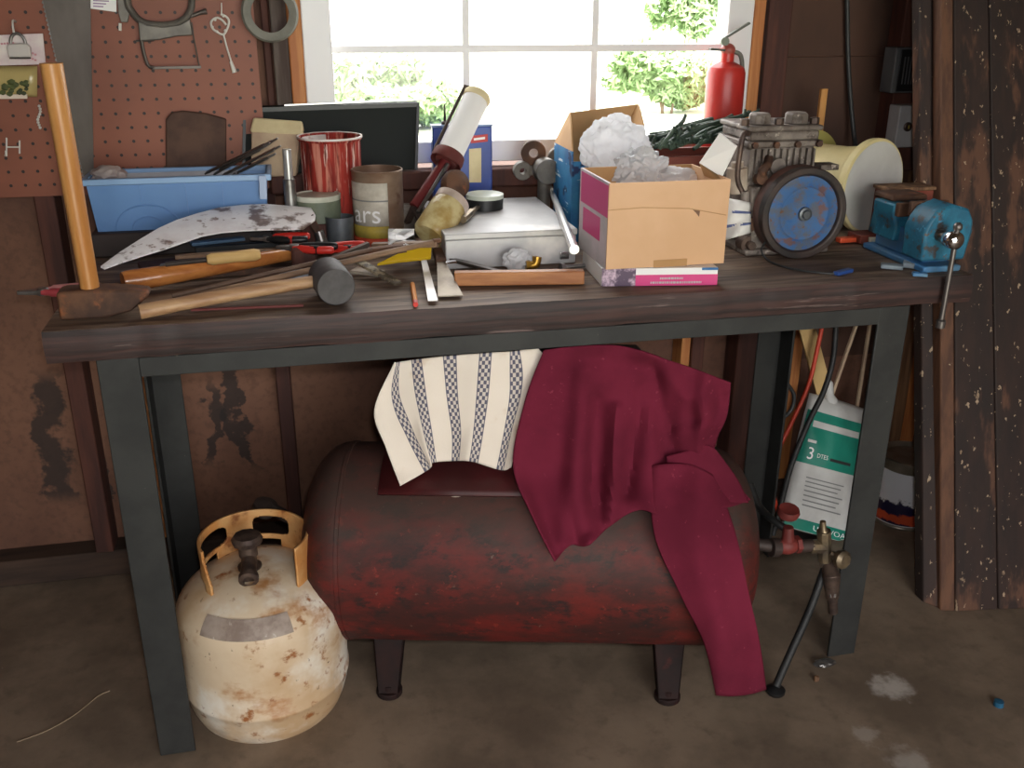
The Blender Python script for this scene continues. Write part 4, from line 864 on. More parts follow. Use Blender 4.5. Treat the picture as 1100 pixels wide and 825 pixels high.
# blue carton behind, with raised tan inner flaps
Yb = .40; a, b = at(613, 238, y=Yb), at(700, 195, y=Yb); xa2, xb2 = a.x, at(690, 150, y=Yb+.0).x
bc2 = thing('blue_carton', 'tall blue printed carton with open tan flaps holding bubble wrap', 'carton', ((xa2+xb2)/2, Yb+.07, T)); zl = at(613, 163, y=Yb).z
Y2 = Yb+.14; xb3 = at(688, 140, y=Yb).x
part('front_panel', MB().box((xa2, Yb, T), (xb3, Yb+.003, zl-.02)), m_blueprint, bc2); part('left_panel', MB().box((xa2, Yb+.003, T), (xa2+.003, Y2, zl)), m_blueprint, bc2)
part('right_panel', MB().box((xb3-.003, Yb+.003, T), (xb3, Y2, zl)), m_blueprint, bc2); part('back_panel', MB().box((xa2+.003, Y2-.003, T), (xb3-.003, Y2, zl)), m_cardin, bc2)
k0, k1 = at(612, 121, y=Y2), at(685, 112, y=Y2); l0 = at(614, 165, y=Yb)
part('back_flap', MB().prism([V((xa2+.003, Y2-.003, zl)), V((xb3-.003, Y2-.003, zl)), k1, k0], (0, .003, 0)), m_cardin, bc2)
part('left_flap', MB().prism([V((xa2, Yb+.003, zl)), V((xa2, Y2, zl)), k0+V((-.001, 0, 0)), at(613, 135, y=Yb+.05)], (.003, 0, 0)), m_cardin, bc2)
part('right_flap', MB().prism([V((xb3-.003, Yb+.003, zl)), V((xb3-.003, Y2, zl)), k1, k1.lerp(V((xb3, Yb, zl)), .6)+V((.01, 0, .01))], (.003, 0, 0)), m_cardin, bc2)
# bubble wrap & clear bags
def crump(c, r, sc, seed, amp=.22, fr=2.2, sub=5):
    return MB().ball(c, r, sc, sub, lambda p: amp*noise.noise(p*fr+V((seed, 0, 0)))+amp*.5*noise.noise(p*fr*3+V((0, seed, 0)))+amp*.22*abs(noise.noise(p*fr*7)))
c = at(660, 158, y=.37); solo('bubble_wrap', crump(c, .073, (.92, .5, .80), 1), m_wrap, 'bulging white bubble wrap in the blue carton', 'bubble wrap')
c = at(688, 186, y=.235); solo('plastic_bag', crump(c, .052, (1.0, .7, .8), 5, .3, 2.6), m_clearbag, 'crumpled clear plastic bag left in the open carton, below the bubble wrap', 'bag', 'plastic bags in the open carton')
c = at(725, 192, y=.215); solo('plastic_bag', crump(c, .040, (1.25, .8, .55), 9, .18, 2.0), m_wrap, 'smooth pale plastic bag on the right inside the open carton', 'bag', 'plastic bags in the open carton')
# white striped rag between carton and pump
rg = thing('striped_rag', 'white rag with blue stripes stuffed between the carton and the pump', 'rag', lay(790, 262, 0))
gx = [[at(778+(806-778)*u, 212+(258-212)*v+6*u*(1-v)-8*u*v, y=.235-.03*math.sin(u*2.6)-.02*v+.006*math.sin(v*9+u*5)) for u in [k/10 for k in range(11)]] for v in [k/14 for k in range(15)]]
part('cloth', MB().grid(gx), m_ragwhite, rg, solid=.003)
q = MB()
for v0_ in (.30, .70):
    rows = []
    for k in range(11):
        i = int(v0_*14); rows.append(gx[i][k]+V((0, -.0022, 0)))
    rows2 = [gx[int(v0_*14)+1][k]+V((0, -.0022, 0)) for k in range(11)]; q.grid([rows, rows2])
part('stripe', q, m_ragblue, rg, solid=.001)

# ------------------------------------------------------------------ compressor pump
W = lambda px, py, y: at(px, py, y=y)
fc = at(862, 229, y=.185); FRr = fc.z-T
pu = thing('compressor_pump', 'old grey two-cylinder compressor pump with a blue flywheel on the workbench', 'compressor pump', (fc.x, .28, T))
y0 = .175; part('flywheel_rim', MB().lathe([(FRr, y0-fc.y), (FRr, y0-fc.y+.044), (FRr*.86, y0-fc.y+.044), (FRr*.82, y0-fc.y+.006), (FRr*.86, y0-fc.y)], fc, Y_, 72, closed=True), m_flyrim, pu, bev=.002)
part('rim_groove', MB().lathe([(FRr+.0004, .004), (FRr-.004, .010), (FRr+.0006, .020), (FRr+.001, .040)], fc+V((0, y0-fc.y, 0)), Y_, 72), m_rimside, pu)
part('flywheel_web', MB().lathe([(0, .002), (.012, .001), (.014, .004), (.040, .005), (.044, .002), (.050, .002), (.054, .006), (FRr*.84, .008), (FRr*.84, .016), (0, .020)], fc+V((0, y0-fc.y, 0)), Y_, 56), m_flyblue, pu)
part('hub', MB().lathe([(0, -.008), (.007, -.008), (.009, -.004), (.013, -.003), (.013, .004)], fc+V((0, y0-fc.y, 0)), Y_, 20), m_greypot, pu)
# crankcase
q = MB(); x0, x1 = W(786, 230, .30).x, W(880, 230, .30).x; zc1 = W(830, 196, .27).z
q.hexa([V((x0+.012, .225, T+.012)), V((x1-.03, .225, T+.012)), V((x1-.03, .40, T+.012)), V((x0+.012, .40, T+.012)), V((x0, .225, zc1)), V((x1, .225, zc1)), V((x1, .40, zc1)), V((x0, .40, zc1))])
q.box((x0-.004, .215, T), (x1-.02, .41, T+.012)); part('crankcase', q, m_pump, pu, bev=.004)
part('front_bearing', MB().lathe([(.058, .048), (.058, .020), (.044, .008), (.022, -.002), (.022, -.020)], fc+V((0, .05-.01, 0)), Y_, 36), m_pump, pu)
part('oil_sight', MB().tube([W(806, 240, .225)+V((0, .01, 0)), W(806, 240, .225)+V((0, -.01, 0))], .014, 8), m_rust, pu)
c = W(803, 262, .235); part('drain_cock', MB().tube([c+V((.0, .02, 0)), c+V((0, -.008, 0))], .017, 16).tube([c+V((0, -.008, 0)), c+V((0, -.022, 0))], .009, 6), m_brassdark, pu)
# finned twin cylinder block and head
zc2 = W(838, 156, .27).z; zh = W(838, 139, .27).z; zt_ = W(838, 121, .27).z
xq0, xq1 = W(803, 165, .25).x, W(877, 165, .25).x
q = MB().box((xq0+.004, .252, zc1-.002), (xq1-.004, .372, zc2)); part('cylinder_block', q, m_pump, pu, bev=.004)
q = MB(); q2 = MB(); nf = 11
for i in range(nf):
    x = xq0+.004+(xq1-xq0-.012)*i/(nf-1); part('cooling_fin', MB().box((x-.0018, .243, zc1+.006), (x+.0018, .252, zc2-.004)), m_pump, pu)
part('boss', MB().tube([V(((xq0+xq1)/2-.012, .246, (zc1+zc2)/2)), V(((xq0+xq1)/2-.012, .236, (zc1+zc2)/2))], .016, 18), m_pump, pu, bev=.001)
part('valve_plate', MB().box((xq0-.006, .238, zc2), (xq1+.006, .382, zc2+.012)), m_pump, pu, bev=.003)
part('cylinder_head', MB().box((xq0+.001, .244, zc2+.012), (xq1-.001, .376, zh)), m_pump, pu, bev=.004)
part('head_flange', MB().box((xq0-.004, .240, zh), (xq1+.004, .380, zh+.010)), m_pump, pu, bev=.003)
for pxa, pxb in ((806, 829), (845, 869)):
    xa4, xb5 = W(pxa, 130, .27).x, W(pxb, 130, .27).x; cm = (xa4+xb5)/2; rv = (xb5-xa4)/2
    part('valve_cover', MB().tube([V((cm, .27+rv*.3, zh+.010)), V((cm, .27+rv*.3, zt_-.004)), V((cm, .27+rv*.3, zt_))], [rv, rv*.96, rv*.8], 8), m_pump, pu, bev=.002, ang=30)
for px, pyt in ((837, 130), (875, 126), (800, 138)):
    c = W(px, 130, .262); zz_ = W(px, pyt, .262).z; part('bolt', MB().tube([V((c.x, c.y, zh+.010)), V((c.x, c.y, max(zz_, zh+.022)))], .0095, 6), m_brassdark, pu, bev=.001)
part('copper_line', MB().tube(smooth([V((xq0-.002, .25, zh-.004)), V((xq0-.016, .245, zh-.010)), V((xq0-.020, .243, zc1+.02)), V((xq0-.008, .24, zc1-.012))], 6), .0055, 10), m_brassdark, pu)
for i in range(4):
    x = xq0+.006+(xq1-xq0-.012)*i/3; part('stud_nut', MB().tube([V((x, .238, zc2+.006)), V((x, .230, zc2+.006))], .0065, 6), m_rust, pu)
part('intake_filter', MB().tube([W(792, 180, .26), W(792, 206, .26)], [.020, .022], 20).tube([W(792, 180, .26), W(792, 174, .26)], .012, 14), M('pale_filter', (196, 180, 160), (150, 130, 112), 14), pu)
part('copper_elbow', MB().tube(smooth([W(819, 190, .228), W(819, 183, .222), W(824, 178, .228), W(826, 170, .25)], 5), .0085, 12).lathe([(0, -.008), (.012, -.008), (.012, .006), (0, .006)], W(817, 192, .225), (0, -1, .2), 8), m_rust, pu)
part('side_lug', MB().box((W(878, 180, .24).x, .225, W(880, 182, .24).z), (W(897, 180, .24).x, .262, W(880, 176, .24).z)), m_pump, pu, bev=.002)
part('pipe_stub', MB().tube([W(800, 205, .24), W(800, 232, .24)], .010, 12).tube([W(815, 200, .228), W(815, 250, .228)], .007, 10), m_pump, pu)
wl = [W(826, 255, .20), W(818, 268, .175), lay(826, 280, .004), lay(848, 288, .003), lay(880, 293, .003), lay(902, 294, .003)]
solo('black_wire', MB().tube(smooth(wl, 6), .002, 8), m_cable, 'thin black wire trailing from the pump across the bench', 'wire')
a, b = lay(898, 294, .004), lay(914, 290, .004); solo('blue_clip', MB().bar(a, b, .012, .007), M('dark_blue_plastic', (44, 78, 150), None, rough=.4), 'small blue plastic clip on the bench right of the flywheel', 'clip', bev=.001)
# green cord heap on a dark box behind the carton
xg0, xg1 = W(700, 165, .44).x, W(795, 165, .44).x; zg = W(700, 169, .43).z
solo('dark_wood_box', ringbox(MB(), xg0, xg1, .43, .56, T, xg0, xg1, .43, .56, zg, .008), m_boxred, 'dark red wooden box behind the carton, under the green cord', 'box', bev=.002)
q = MB(); R = random.Random(11); pts = []
cxg = (xg0+xg1)/2
for k in range(64):
    u = R.random(); pts.append(V((xg0+.004+(xg1-xg0+.02)*u, .455+.09*R.random(), zg+.012+R.random()*.020+.055*u*R.random())))
q.tube(smooth(pts, 6), .0042, 7)
for pl in ([(708,160),(716,150),(724,140),(733,131),(735,128)], [(704,156),(722,152),(740,150),(758,146)], [(700,158),(712,157),(724,158)], [(712,158),(735,146),(765,133),(800,124),(812,121)], [(720,160),(745,150),(770,140),(800,128)], [(727,158),(740,141),(752,136),(775,131),(805,122)], [(745,160),(760,150),(780,142),(800,138)], [(722,148),(730,138),(728,146),(718,153)]):
    q.tube(smooth([W(x, y, .43+.03*R.random()) for x, y in pl], 6), .0044, 8)
    for k in range(6):
        i = R.randrange(len(pl)-1); tt = R.random(); p = W(pl[i][0]+(pl[i+1][0]-pl[i][0])*tt, pl[i][1]+(pl[i+1][1]-pl[i][1])*tt, .44); q.tube([p, p+V((R.uniform(-.012, .012), -.004, R.uniform(.004, .014)))], [.004, .0025], 6)
solo('light_string', q, m_greencord, 'tangled heap of dark green light cord behind the carton', 'cord')
# fire extinguisher on the sill
c = at(773, 150, y=.628); rr = 20.5*spx(at(773, 90, y=.628)); zs = .9445; zb = at(772, 72, y=.628).z
fe = thing('fire_extinguisher', 'small red fire extinguisher standing on the window sill at the right', 'fire extinguisher', (c.x, .622, zs)); o_ = V((c.x, .622, 0))
part('cylinder', MB().lathe([(0, zs), (rr*.9, zs), (rr, zs+.006), (rr, zb-.012), (rr*.9, zb), (rr*.55, zb+.008), (rr*.34, zb+.012), (rr*.34, zb+.03), (0, zb+.03)], o_, n=40), m_redext, fe)
vh_ = part('valve_head', MB().ball(o_+V((0, 0, zb+.036)), .0165, (1, 1, .9), 3).tube([o_+V((0, 0, zb+.016)), o_+V((0, 0, zb+.034))], .012, 16), M('red_brass_head', (190, 96, 80), (160, 70, 60), 14, rough=.4), fe)
h0 = o_+V((0, 0, zb+.045)); part('lever', MB().bar(h0+V((-.020, -.002, .004)), h0+V((-.008, -.004, .018)), .010, .006).bar(h0+V((-.010, -.004, .018)), h0+V((.042, -.008, .048)), .011, .005), M('grey_lever', (92, 92, 84), None, rough=.4), vh_, bev=.001)
part('carry_handle', MB().bar(h0+V((.004, -.004, -.010)), h0+V((-.048, -.010, -.006)), .012, .005), M('grey_handle', (92, 92, 86), None, rough=.4), vh_, bev=.001)
part('hose', MB().tube(smooth([h0+V((.012, -.004, -.012)), h0+V((.028, -.006, -.020)), h0+V((.036, -.004, -.05)), h0+V((.039, -.002, -.12)), h0+V((.040, 0, -.17))], 6), .005, 10), M('grey_hose', (110, 108, 100), None), fe)
part('gauge', MB().tube([h0+V((-.014, -.006, .010)), h0+V((-.016, -.018, .010))], .009, 16), M('grey_gauge', (120, 128, 112), None), vh_)
# spool
sc2 = W(936, 200, .36); sa = V((math.sin(math.radians(21)), -math.cos(math.radians(21)), -.0)).normalized(); sr = (sc2.z-T); sc2 = V((sc2.x, sc2.y, T+sr))
sp = thing('plastic_spool', 'cream plastic spool with a white round end label lying on its side', 'spool', (sc2.x, sc2.y, T))
part('front_flange', MB().lathe([(.0, -.012), (sr-.001, -.012), (sr, -.006), (sr, .004), (sr-.004, .006), (0, .002)], sc2, sa, 56), m_spool, sp, bev=.001)
part('end_label', MB().lathe([(0, .007), (sr*.94, .007), (sr*.94, .0035)], sc2, sa, 56), m_spoolend, sp)
part('core', MB().lathe([(sr*.93, -.014), (sr*.80, -.035), (sr*.74, -.08), (sr*.72, -.165)], sc2, sa, 48), m_spool, sp)
part('rear_flange', MB().lathe([(.02, -.165), (sr*1.0, -.165), (sr*1.0, -.172), (.02, -.172)], sc2, sa, 56, closed=True), m_spoolol, sp)
a = W(884, 95, .60); b = W(884, 140, .60); solo('pale_stick', MB().box((a.x-.008, .59, T), (a.x+.008, .60, a.z)), m_handle, 'thin pale wooden stick standing behind the pump', 'stick', bev=.001)
# orange strip
solo('orange_strip', MB().bar(lay(900, 258, .006), lay(944, 255, .006), .018, .010), m_orangeplastic, 'orange plastic strip on the bench below the spool', 'strip', bev=.002)

# ------------------------------------------------------------------ vise
vs = thing('bench_vise', 'teal blue bench vise at the right end of the workbench', 'vise', lay(1000, 286, 0))
xv0, xv1 = W(961, 240, .145).x, W(1003, 240, .145).x; zv = W(978, 219, .145).z; xm0, xm1 = W(994, 250, .03).x, W(1045, 250, .03).x; zm = W(1018, 220, .03).z
xm1 = min(xm1, 1.604); q = MB().box((xv0-.004, .03, T), (xm1-.012, .235, T+.012)).box((xv0+.012, .06, T+.012), (xm1-.02, .22, T+.034)); part('base', q, m_viseblue, vs, bev=.003)
q = MB(); yj0, yj1 = .145, .215; prof = [(xv0, T+.034), (xv0+.004, T+.06), (xv0-.006, T+.085), (xv0-.006, zv), (xv1+.004, zv), (xv1+.004, T+.085), (xv1-.002, T+.034)]
q.prism([V((x, yj0, z)) for x, z in prof], (0, yj1-yj0, 0)); q.hexa([V((xv0+.01, yj1, T+.03)), V((xv1-.01, yj1, T+.03)), V((xv1-.012, .25, T+.03)), V((xv0+.012, .25, T+.03)), V((xv0+.004, yj1, zv-.01)), V((xv1-.004, yj1, zv-.01)), V((xv1-.01, .235, zv-.02)), V((xv0+.01, .235, zv-.02))])
fj = part('fixed_jaw', q, m_teal, vs, bev=.004)
part('jaw_insert', MB().box((xv0-.004, yj0-.012, zv-.022), (xv1+.002, yj0-.0005, zv+.004)), m_rust, fj, bev=.002); part('anvil', MB().box((xv0+.004, .17, zv), (xv1-.004, .232, zv+.012)), m_rust, fj, bev=.004)
yk0, yk1 = .03, .095; q = MB(); cxm = (xm0+xm1)/2
P_ = [(xm0, T+.022), (xm0+.002, T+.05), (xm0-.002, zm-.05), (xm0+.006, zm-.03), (xm0+.018, zm-.012), (cxm, zm), (xm1-.014, zm-.010), (xm1-.003, zm-.03), (xm1, zm-.05), (xm1-.004, T+.05), (xm1-.008, T+.022)]
q.prism([V((x, yk0, z)) for x, z in P_], (0, yk1-yk0, 0)); mj = part('moving_jaw', q, m_teal, vs, bev=.005)
part('jaw_insert', MB().box((xm0+.010, yk1+.0005, zm-.034), (xm1-.010, yk1+.011, zm-.006)), m_rust, mj, bev=.002)
part('slide_bar', MB().box((cxm-.022, .04, T+.026), (cxm+.018, .17, T+.062)), m_viseblue, vs, bev=.002)
sc3 = W(1025, 258, -.012); scw = part('screw', MB().tube([V((sc3.x, .06, sc3.z)), V((sc3.x, .004, sc3.z))], .011, 20), m_steel, vs)
part('screw_head', MB().lathe([(0, -.016), (.010, -.015), (.0155, -.010), (.017, 0), (.0155, .012), (.011, .02)], V((sc3.x, -.009, sc3.z)), Y_, 24), m_chrome, scw)
h0, h1 = W(1026, 247, -.013), W(1010, 350, -.013); part('handle', MB().tube([V((sc3.x+.002, -.013, sc3.z+.022)), h1], .0048, 12).ball(V((sc3.x+.002, -.013, sc3.z+.024)), .0085, sub=2).lathe([(0, -.004), (.0085, -.003), (.0085, .010), (.005, .013)], h1, (h0-h1), 14), M('grey_rod', (120, 114, 112), None, rough=.3, metal=.7), scw)
q = MB().bar(lay(946, 285, .005), lay(970, 287, .005), .022, .008).bar(lay(970, 283, .006), lay(990, 285, .006), .03, .010); solo('vise_swivel_lock', q, M('pale_blue_grey', (136, 150, 160), (110, 120, 128), 12), 'pale blue-grey metal piece lying left of the vise base', 'metal piece', bev=.002)
solo('blue_chip', MB().bar(lay(980, 294, .0035), lay(996, 295, .0035), .016, .006), m_viseblue, 'small blue metal chip at the bench edge before the vise', 'chip', bev=.001)
solo('white_bar', MB().bar(lay(934, 258, .010), lay(960, 258, .010), .016, .010).box((lay(959,260,0).x, lay(959,260,0).y-.008, T), (lay(965,260,0).x, lay(965,260,0).y+.008, T+.026)), M('pale_bar', (198, 196, 176), (160, 150, 130), 12), 'short pale metal bracket between the spool and the vise', 'bracket', bev=.001)
# red wooden box behind the vise
y0 = .262; a, b = W(976, 225, y0), W(1040, 200, y0); b.x = 1.668; a.x = 1.565; zt = W(1010, 200, y0).z
rb = thing('red_wood_box', 'red-brown wooden box with a raw top edge behind the vise', 'box', ((a.x+b.x)/2, y0+.05, T))
part('box_body', ringbox(MB(), a.x, b.x, y0, y0+.05, T+.0185, a.x, b.x, y0, y0+.05, zt-.008, .008), m_boxred, rb, bev=.001); part('base_board', MB().box((1.515, y0, T), (b.x, y0+.05, T+.018)), m_boxred, rb, bev=.002); part('top_edge', MB().box((a.x-.004, y0-.003, zt-.0075), (b.x+.004, y0+.053, zt)), m_tanwood, rb, bev=.002)
# outlets
def obox(name, pts, y, dep, mat, label, cat):
    t = thing(name, label, cat, at(*pts[2], y=y)); P = [at(x, yy, y=y) for x, yy in pts]; xs0 = (P[0].x+P[3].x)/2; xs1 = (P[1].x+P[2].x)/2; z1 = (P[0].z+P[1].z)/2; z0_ = (P[2].z+P[3].z)/2
    part('box_body', MB().box((xs0, y, z0_), (xs1, y+dep, z1)), mat, t, bev=.003); return t, xs0, xs1, z0_, z1
t, x0, x1, z0_, z1 = obox('switch_box', [(962,52),(991,50),(989,100),(958,100)], .60, .049, m_darkbox, 'black electric box on the wall above the grey outlet', 'electric box')
cv_ = part('cover', MB().box((x0+.012, .597, z0_+.004), (x1-.002, .6, z1-.004)), M('black_cover', (30, 30, 31), None, rough=.35), t, bev=.001)
q = MB()
for k in range(4): q.box((x0+.022+k*.008, .5955, z0_+.02), (x0+.0245+k*.008, .597, z1-.02))
part('vent', q, m_darkbox, cv_)
t, x0, x1, z0_, z1 = obox('wall_outlet', [(966,114),(988,113),(984,158),(962,159)], .605, .0445, m_outlet, 'grey metal outlet box with one round socket on the right wall stud', 'outlet')
c = V(((x0+x1)/2, .604, (z0_+z1)/2)); so_ = part('socket', MB().lathe([(0, -.002), (.008, -.003), (.011, -.001), (.011, .002)], c, Y_, 20), m_brassdark, t); part('prong_slot', MB().cbox(c+V((0, -.0035, 0)), (.003, .001, .008)), m_yellowband, so_)
# cable down the wall
solo('wall_cable', MB().tube(smooth([W(909, -80, .69), W(910, 0, .69), W(911, 60, .69), W(914, 110, .68), W(918, 150, .66), W(922, 165, .60)], 6), .0055, 10), m_cable, 'thick black cable running down the dark wall above the spool', 'cable')

# ------------------------------------------------------------------ sledge and the heap of tools at the left
hb = at(95, 343, z=T); sy = hb.y+.022; sl_ = thing('sledge_hammer', 'sledgehammer with a long varnished handle standing on its rusty head', 'sledgehammer', (hb.x, sy, T))
yA = sy; pA = lambda px, py, yy=None: at(px, py, y=yy if yy is not None else yA-.02)
hz = pA(95, 312).z
xs = [pA(62, 330).x, pA(70, 330).x, pA(112, 330).x, pA(140, 330).x, pA(161, 330).x]
q = MB(); secs = [(xs[0], .020, T, hz-.002), (xs[1], .023, T, hz), (xs[2], .023, T, hz), (xs[3], .020, T+.008, hz-.003), (xs[4], .020, hz-.016, hz-.008)]
vs_ = []
for (x, w_, z0_, z1) in secs: vs_ += [V((x, sy-w_, z0_)), V((x, sy+w_, z0_)), V((x, sy+w_, z1)), V((x, sy-w_, z1))]
fs = [(3,2,1,0), (16,17,18,19)]
for i in range(4): fs += [(i*4+k, i*4+(k+1) % 4, i*4+4+(k+1) % 4, i*4+4+k) for k in range(4)]
part('head', q.add(vs_, fs), m_rust, sl_, bev=.004)
hx = at(97, 312, y=sy).x; ht = at(56, 74, y=sy); xt = at(56, 74, y=sy).x; r0_ = 11.5*spx(at(97, 300, y=sy)); r1_ = 14*spx(ht)
part('handle', MB().tube(smooth([V((hx, sy, hz-.02)), V((hx, sy, hz+.02)), V((hx+(xt-hx)*.5, sy, (hz+ht.z)/2)), V((xt, sy, ht.z-.004)), V((xt, sy, ht.z))], 4), [r0_]*5+[r0_+(r1_-r0_)*k/10 for k in range(1, 11)]+[r1_*.94, r1_*.9], 20, flat=.85), m_handle, sl_, ang=60)
# bright curved blade
p0n = ((.3, .45, at(282, 218, y=.45).z-.002), (0, -.22, .9755))
up_ = [(108,286),(128,271),(150,257),(170,245),(190,236),(212,229),(235,223),(260,220),(285,219),(312,221),(334,223),(339,231)]; lo_ = [(112,288),(134,280),(156,273),(176,267),(196,260),(216,253),(238,249),(262,247),(285,246),(308,246),(326,245),(338,236)]
q = MB(); A_ = [atp(x, y, *p0n) for x, y in up_]; B_ = [atp(x, y, *p0n) for x, y in lo_]; th = V((0, .22, -.9755))*.003
rows = [A_, [a.lerp(b, .5)-th*.6 for a, b in zip(A_, B_)], B_, [b+th for b in B_], [a+th for a in A_], A_]
k = MB().grid(rows)
bl = thing('bush_hook_blade', 'wide curved bright mottled blade lying across the tools before the blue bin', 'blade', atp(220, 240, *p0n)-V((0, 0, .05)))
part('blade', k, m_blade, bl)
a, b = atp(332, 233, *p0n), at(345, 256, y=.385); part('tang', MB().bar(a, b, .018, .006, (0, -.5, .8), .010), m_rust, bl); 
part('socket', MB().tube([b+V((-.004, 0, .014)), b+V((.004, -.004, -.020))], [.009, .012], 12), m_steel, bl)
# varnished thick handle + others
def stick(name, a, b, ra, rb, mat, label, cat, n=16, flat=1, extra=None):
    t = thing(name, label, cat, (a+b)/2); d = (b-a)
    part('shaft', MB().tube([a, a+d*.02, a+d*.5, b-d*.02, b], [ra*.9, ra, (ra+rb)/2, rb, rb*.9], n, flat=flat), mat, t, ang=60); return t
a, b = lay(132, 303, .024), lay(318, 272, .030); ra = 12*spx(a)
t = stick('axe_handle', a, b, ra, ra*.62, m_handleX, 'thick glossy orange-varnished wooden handle lying among the tools', 'handle'); part('end_band', MB().tube([b-(b-a)*.02, b+(b-a)*.06], [ra*.6, ra*.4], 12), m_rust, t)
a, b = lay(160, 330, .014), lay(465, 260, .062); t = stick('long_rod', a, b, .0055, .0050, m_oldstick, 'long thin grey-brown wooden rod crossing the tool heap', 'rod'); part('tip', MB().tube([b, b+(b-a)*.03], [.006, .004], 10), m_rust, t)
a, b = lay(185, 318, .02), lay(400, 268, .056); stick('thin_stick', a, b, .004, .004, M('dark_stick', (110, 84, 66), (80, 58, 46), 8), 'second thinner dark stick just above the long grey-brown rod', 'stick')
# mallet
mc = lay(361, 307, .034); mr = 21*spx(mc); mc = V((mc.x, mc.y, T+mr)); hd = (lay(152, 334, .012)-mc); hd = V((hd.x, hd.y, 0)).normalized(); mx = V((hd.y, -hd.x, 0)); mx = mx if mx.y < 0 else -mx; mx = (mx+V((.12, 0, 0))).normalized()
ml = thing('mallet', 'rubber mallet with a round grey head and tan handle at the bench front', 'mallet', (mc.x, mc.y, T))
part('head', MB().tube([mc-mx*.082, mc-mx*.078, mc-mx*.004, mc], [mr*.92, mr, mr, mr*.93], 36), m_rubber, ml, ang=30)
a = lay(150, 335, .0135); b = mc-mx*.045+hd*mr*.8; part('handle', MB().tube(smooth([a, a.lerp(b, .5)+V((0, 0, .002)), b], 6), [.0135]*3+[.0125]*7+[.0115]*3, 16, flat=.85), m_tanhandle, ml, ang=60)
# screwdriver with pale handle
sd_ = thing('screw_driver', 'screwdriver with a pale tan wooden handle and dark blade in the tool heap', 'screwdriver', lay(230, 277, .04)); a, b, c = lay(222, 279, .052), lay(279, 273, .052), lay(178, 284, .045)
part('handle', MB().tube([a, a.lerp(b, .1), a.lerp(b, .5), a.lerp(b, .9), b], [.007, .0105, .0095, .011, .008], 12), M('pale_tan_handle', (222, 184, 116), (196, 156, 92), 8, (.6,6,6)), sd_); part('blade', MB().tube([a, c], .0042, 10).bar(c, c+(c-a)*.12, .010, .003), m_darksteel, sd_)
# pliers
def pliers(name, pv, ang, L, lab, mats, z, open_=.16):
    t = thing(name, lab, 'pliers', pv, 'pliers lying among the tools'); d = V((math.cos(ang), math.sin(ang), 0)); s_ = V((-d.y, d.x, 0))
    part('jaws', MB().hexa([pv-s_*.010+V((0,0,-.004)), pv+d*L*.30-s_*.003+V((0,0,-.003)), pv+d*L*.30+s_*.003+V((0,0,-.003)), pv+s_*.010+V((0,0,-.004)), pv-s_*.010+V((0,0,.004)), pv+d*L*.30-s_*.003+V((0,0,.003)), pv+d*L*.30+s_*.003+V((0,0,.003)), pv+s_*.010+V((0,0,.004))]).tube([pv+V((0,0,-.006)), pv+V((0,0,.006))], .009, 14), m_steel, t, bev=.001)
    for e, m_ in ((1, mats[0]), (-1, mats[1])):
        part('grip', MB().tube(smooth([pv+s_*e*.006, pv-d*L*.12+s_*e*.010, pv-d*L*.4+s_*e*L*open_, pv-d*L*.68+s_*e*L*open_*.8], 5), [.005]*5+[.0072]*10+[.005], 10), m_, t)
    part('grip_end', MB().tube([pv-d*L*.30+s_*L*open_*.75, pv-d*L*.44+s_*L*open_], .0082, 10), mats[2], t)
pliers('pliers', lay(288, 256, .05), math.radians(172), .11, 'red and black handled pliers at the right end of the bright blade', (m_black, m_red, m_red), 0)
pliers('pliers', lay(316, 266, .05), math.radians(165), .11, 'red-handled pliers just below the end of the bright blade', (m_red, m_black, m_black), 0)
pliers('pliers', lay(352, 266, .04), math.radians(175), .10, 'small red pliers left of the rusty labelled tin', (m_red, m_red, m_black), 0, .2)
pliers('pliers', lay(46, 313, .016), math.radians(180), .13, 'pliers with faded pink-red grips at the left end of the bench behind the sledge head', (M('faded_red_grip', (178, 62, 68), None), M('pink_grip', (206, 130, 128), None), m_red), 0, .12)
solo('black_grip', MB().tube([lay(34, 322, .011), lay(62, 320, .011)], [.008, .0105], 12), m_black, 'short black rubber grip at the far left end of the bench', 'grip') if at(34, 322, z=T).x > .0 else None
# dark long flat tools behind (file, saw blade, chisel)
def flat(name, a, b, w_, h_, mat, label, cat, w2=None): return solo(name, MB().bar(a, b, w_, h_, (0, 0, 1), w2), mat, label, cat, bev=.001)
flat('flat_bar', lay(150, 300, .006), lay(330, 285, .006), .030, .010, m_rust, 'dark rusty flat bar under the orange varnished handle', 'bar')
flat('wood_lath', lay(150, 288, .02), lay(300, 272, .02), .05, .012, m_stud, 'dark wooden lath lying under the tools behind the orange handle', 'lath')
flat('metal_strip', lay(205, 262, .034), lay(262, 256, .034), .02, .006, M('blue_grey_blade', (90, 120, 150), None, rough=.3, metal=.4), 'blue-grey metal strip showing under the bright curved blade', 'strip')
flat('black_bar', lay(210, 268, .03), lay(300, 262, .03), .016, .01, m_black, 'black straight bar below the bright curved blade', 'bar')
flat('wood_shim', lay(188, 276, .034), lay(330, 266, .034), .018, .006, m_oldstick, 'thin pale brown wooden shim among the tools', 'shim')
solo('wood_lump', MB().cbox(lay(327, 278, .028), (.045, .05, .05)), m_stud, 'dark brown wooden block right of the red pliers', 'block', bev=.006)
solo('grey_bottle', MB().tube([lay(338, 258, .05), lay(342, 276, .03)], [.008, .011], 14), m_steel, 'short steel socket beside the wooden block', 'socket') if False else None
flat('blue_grey_clip', lay(300, 295, .02), lay(332, 293, .02), .028, .010, M('blue_grey_metal', (134, 136, 150), None, rough=.35, metal=.5), 'small blue-grey metal clip above the mallet handle', 'clip')
flat('thin_red_rod', lay(205, 333, .003), lay(326, 328, .003), .005, .004, M('dark_red_rod', (110, 46, 42), None), 'thin dark red rod at the front of the tool heap', 'rod')
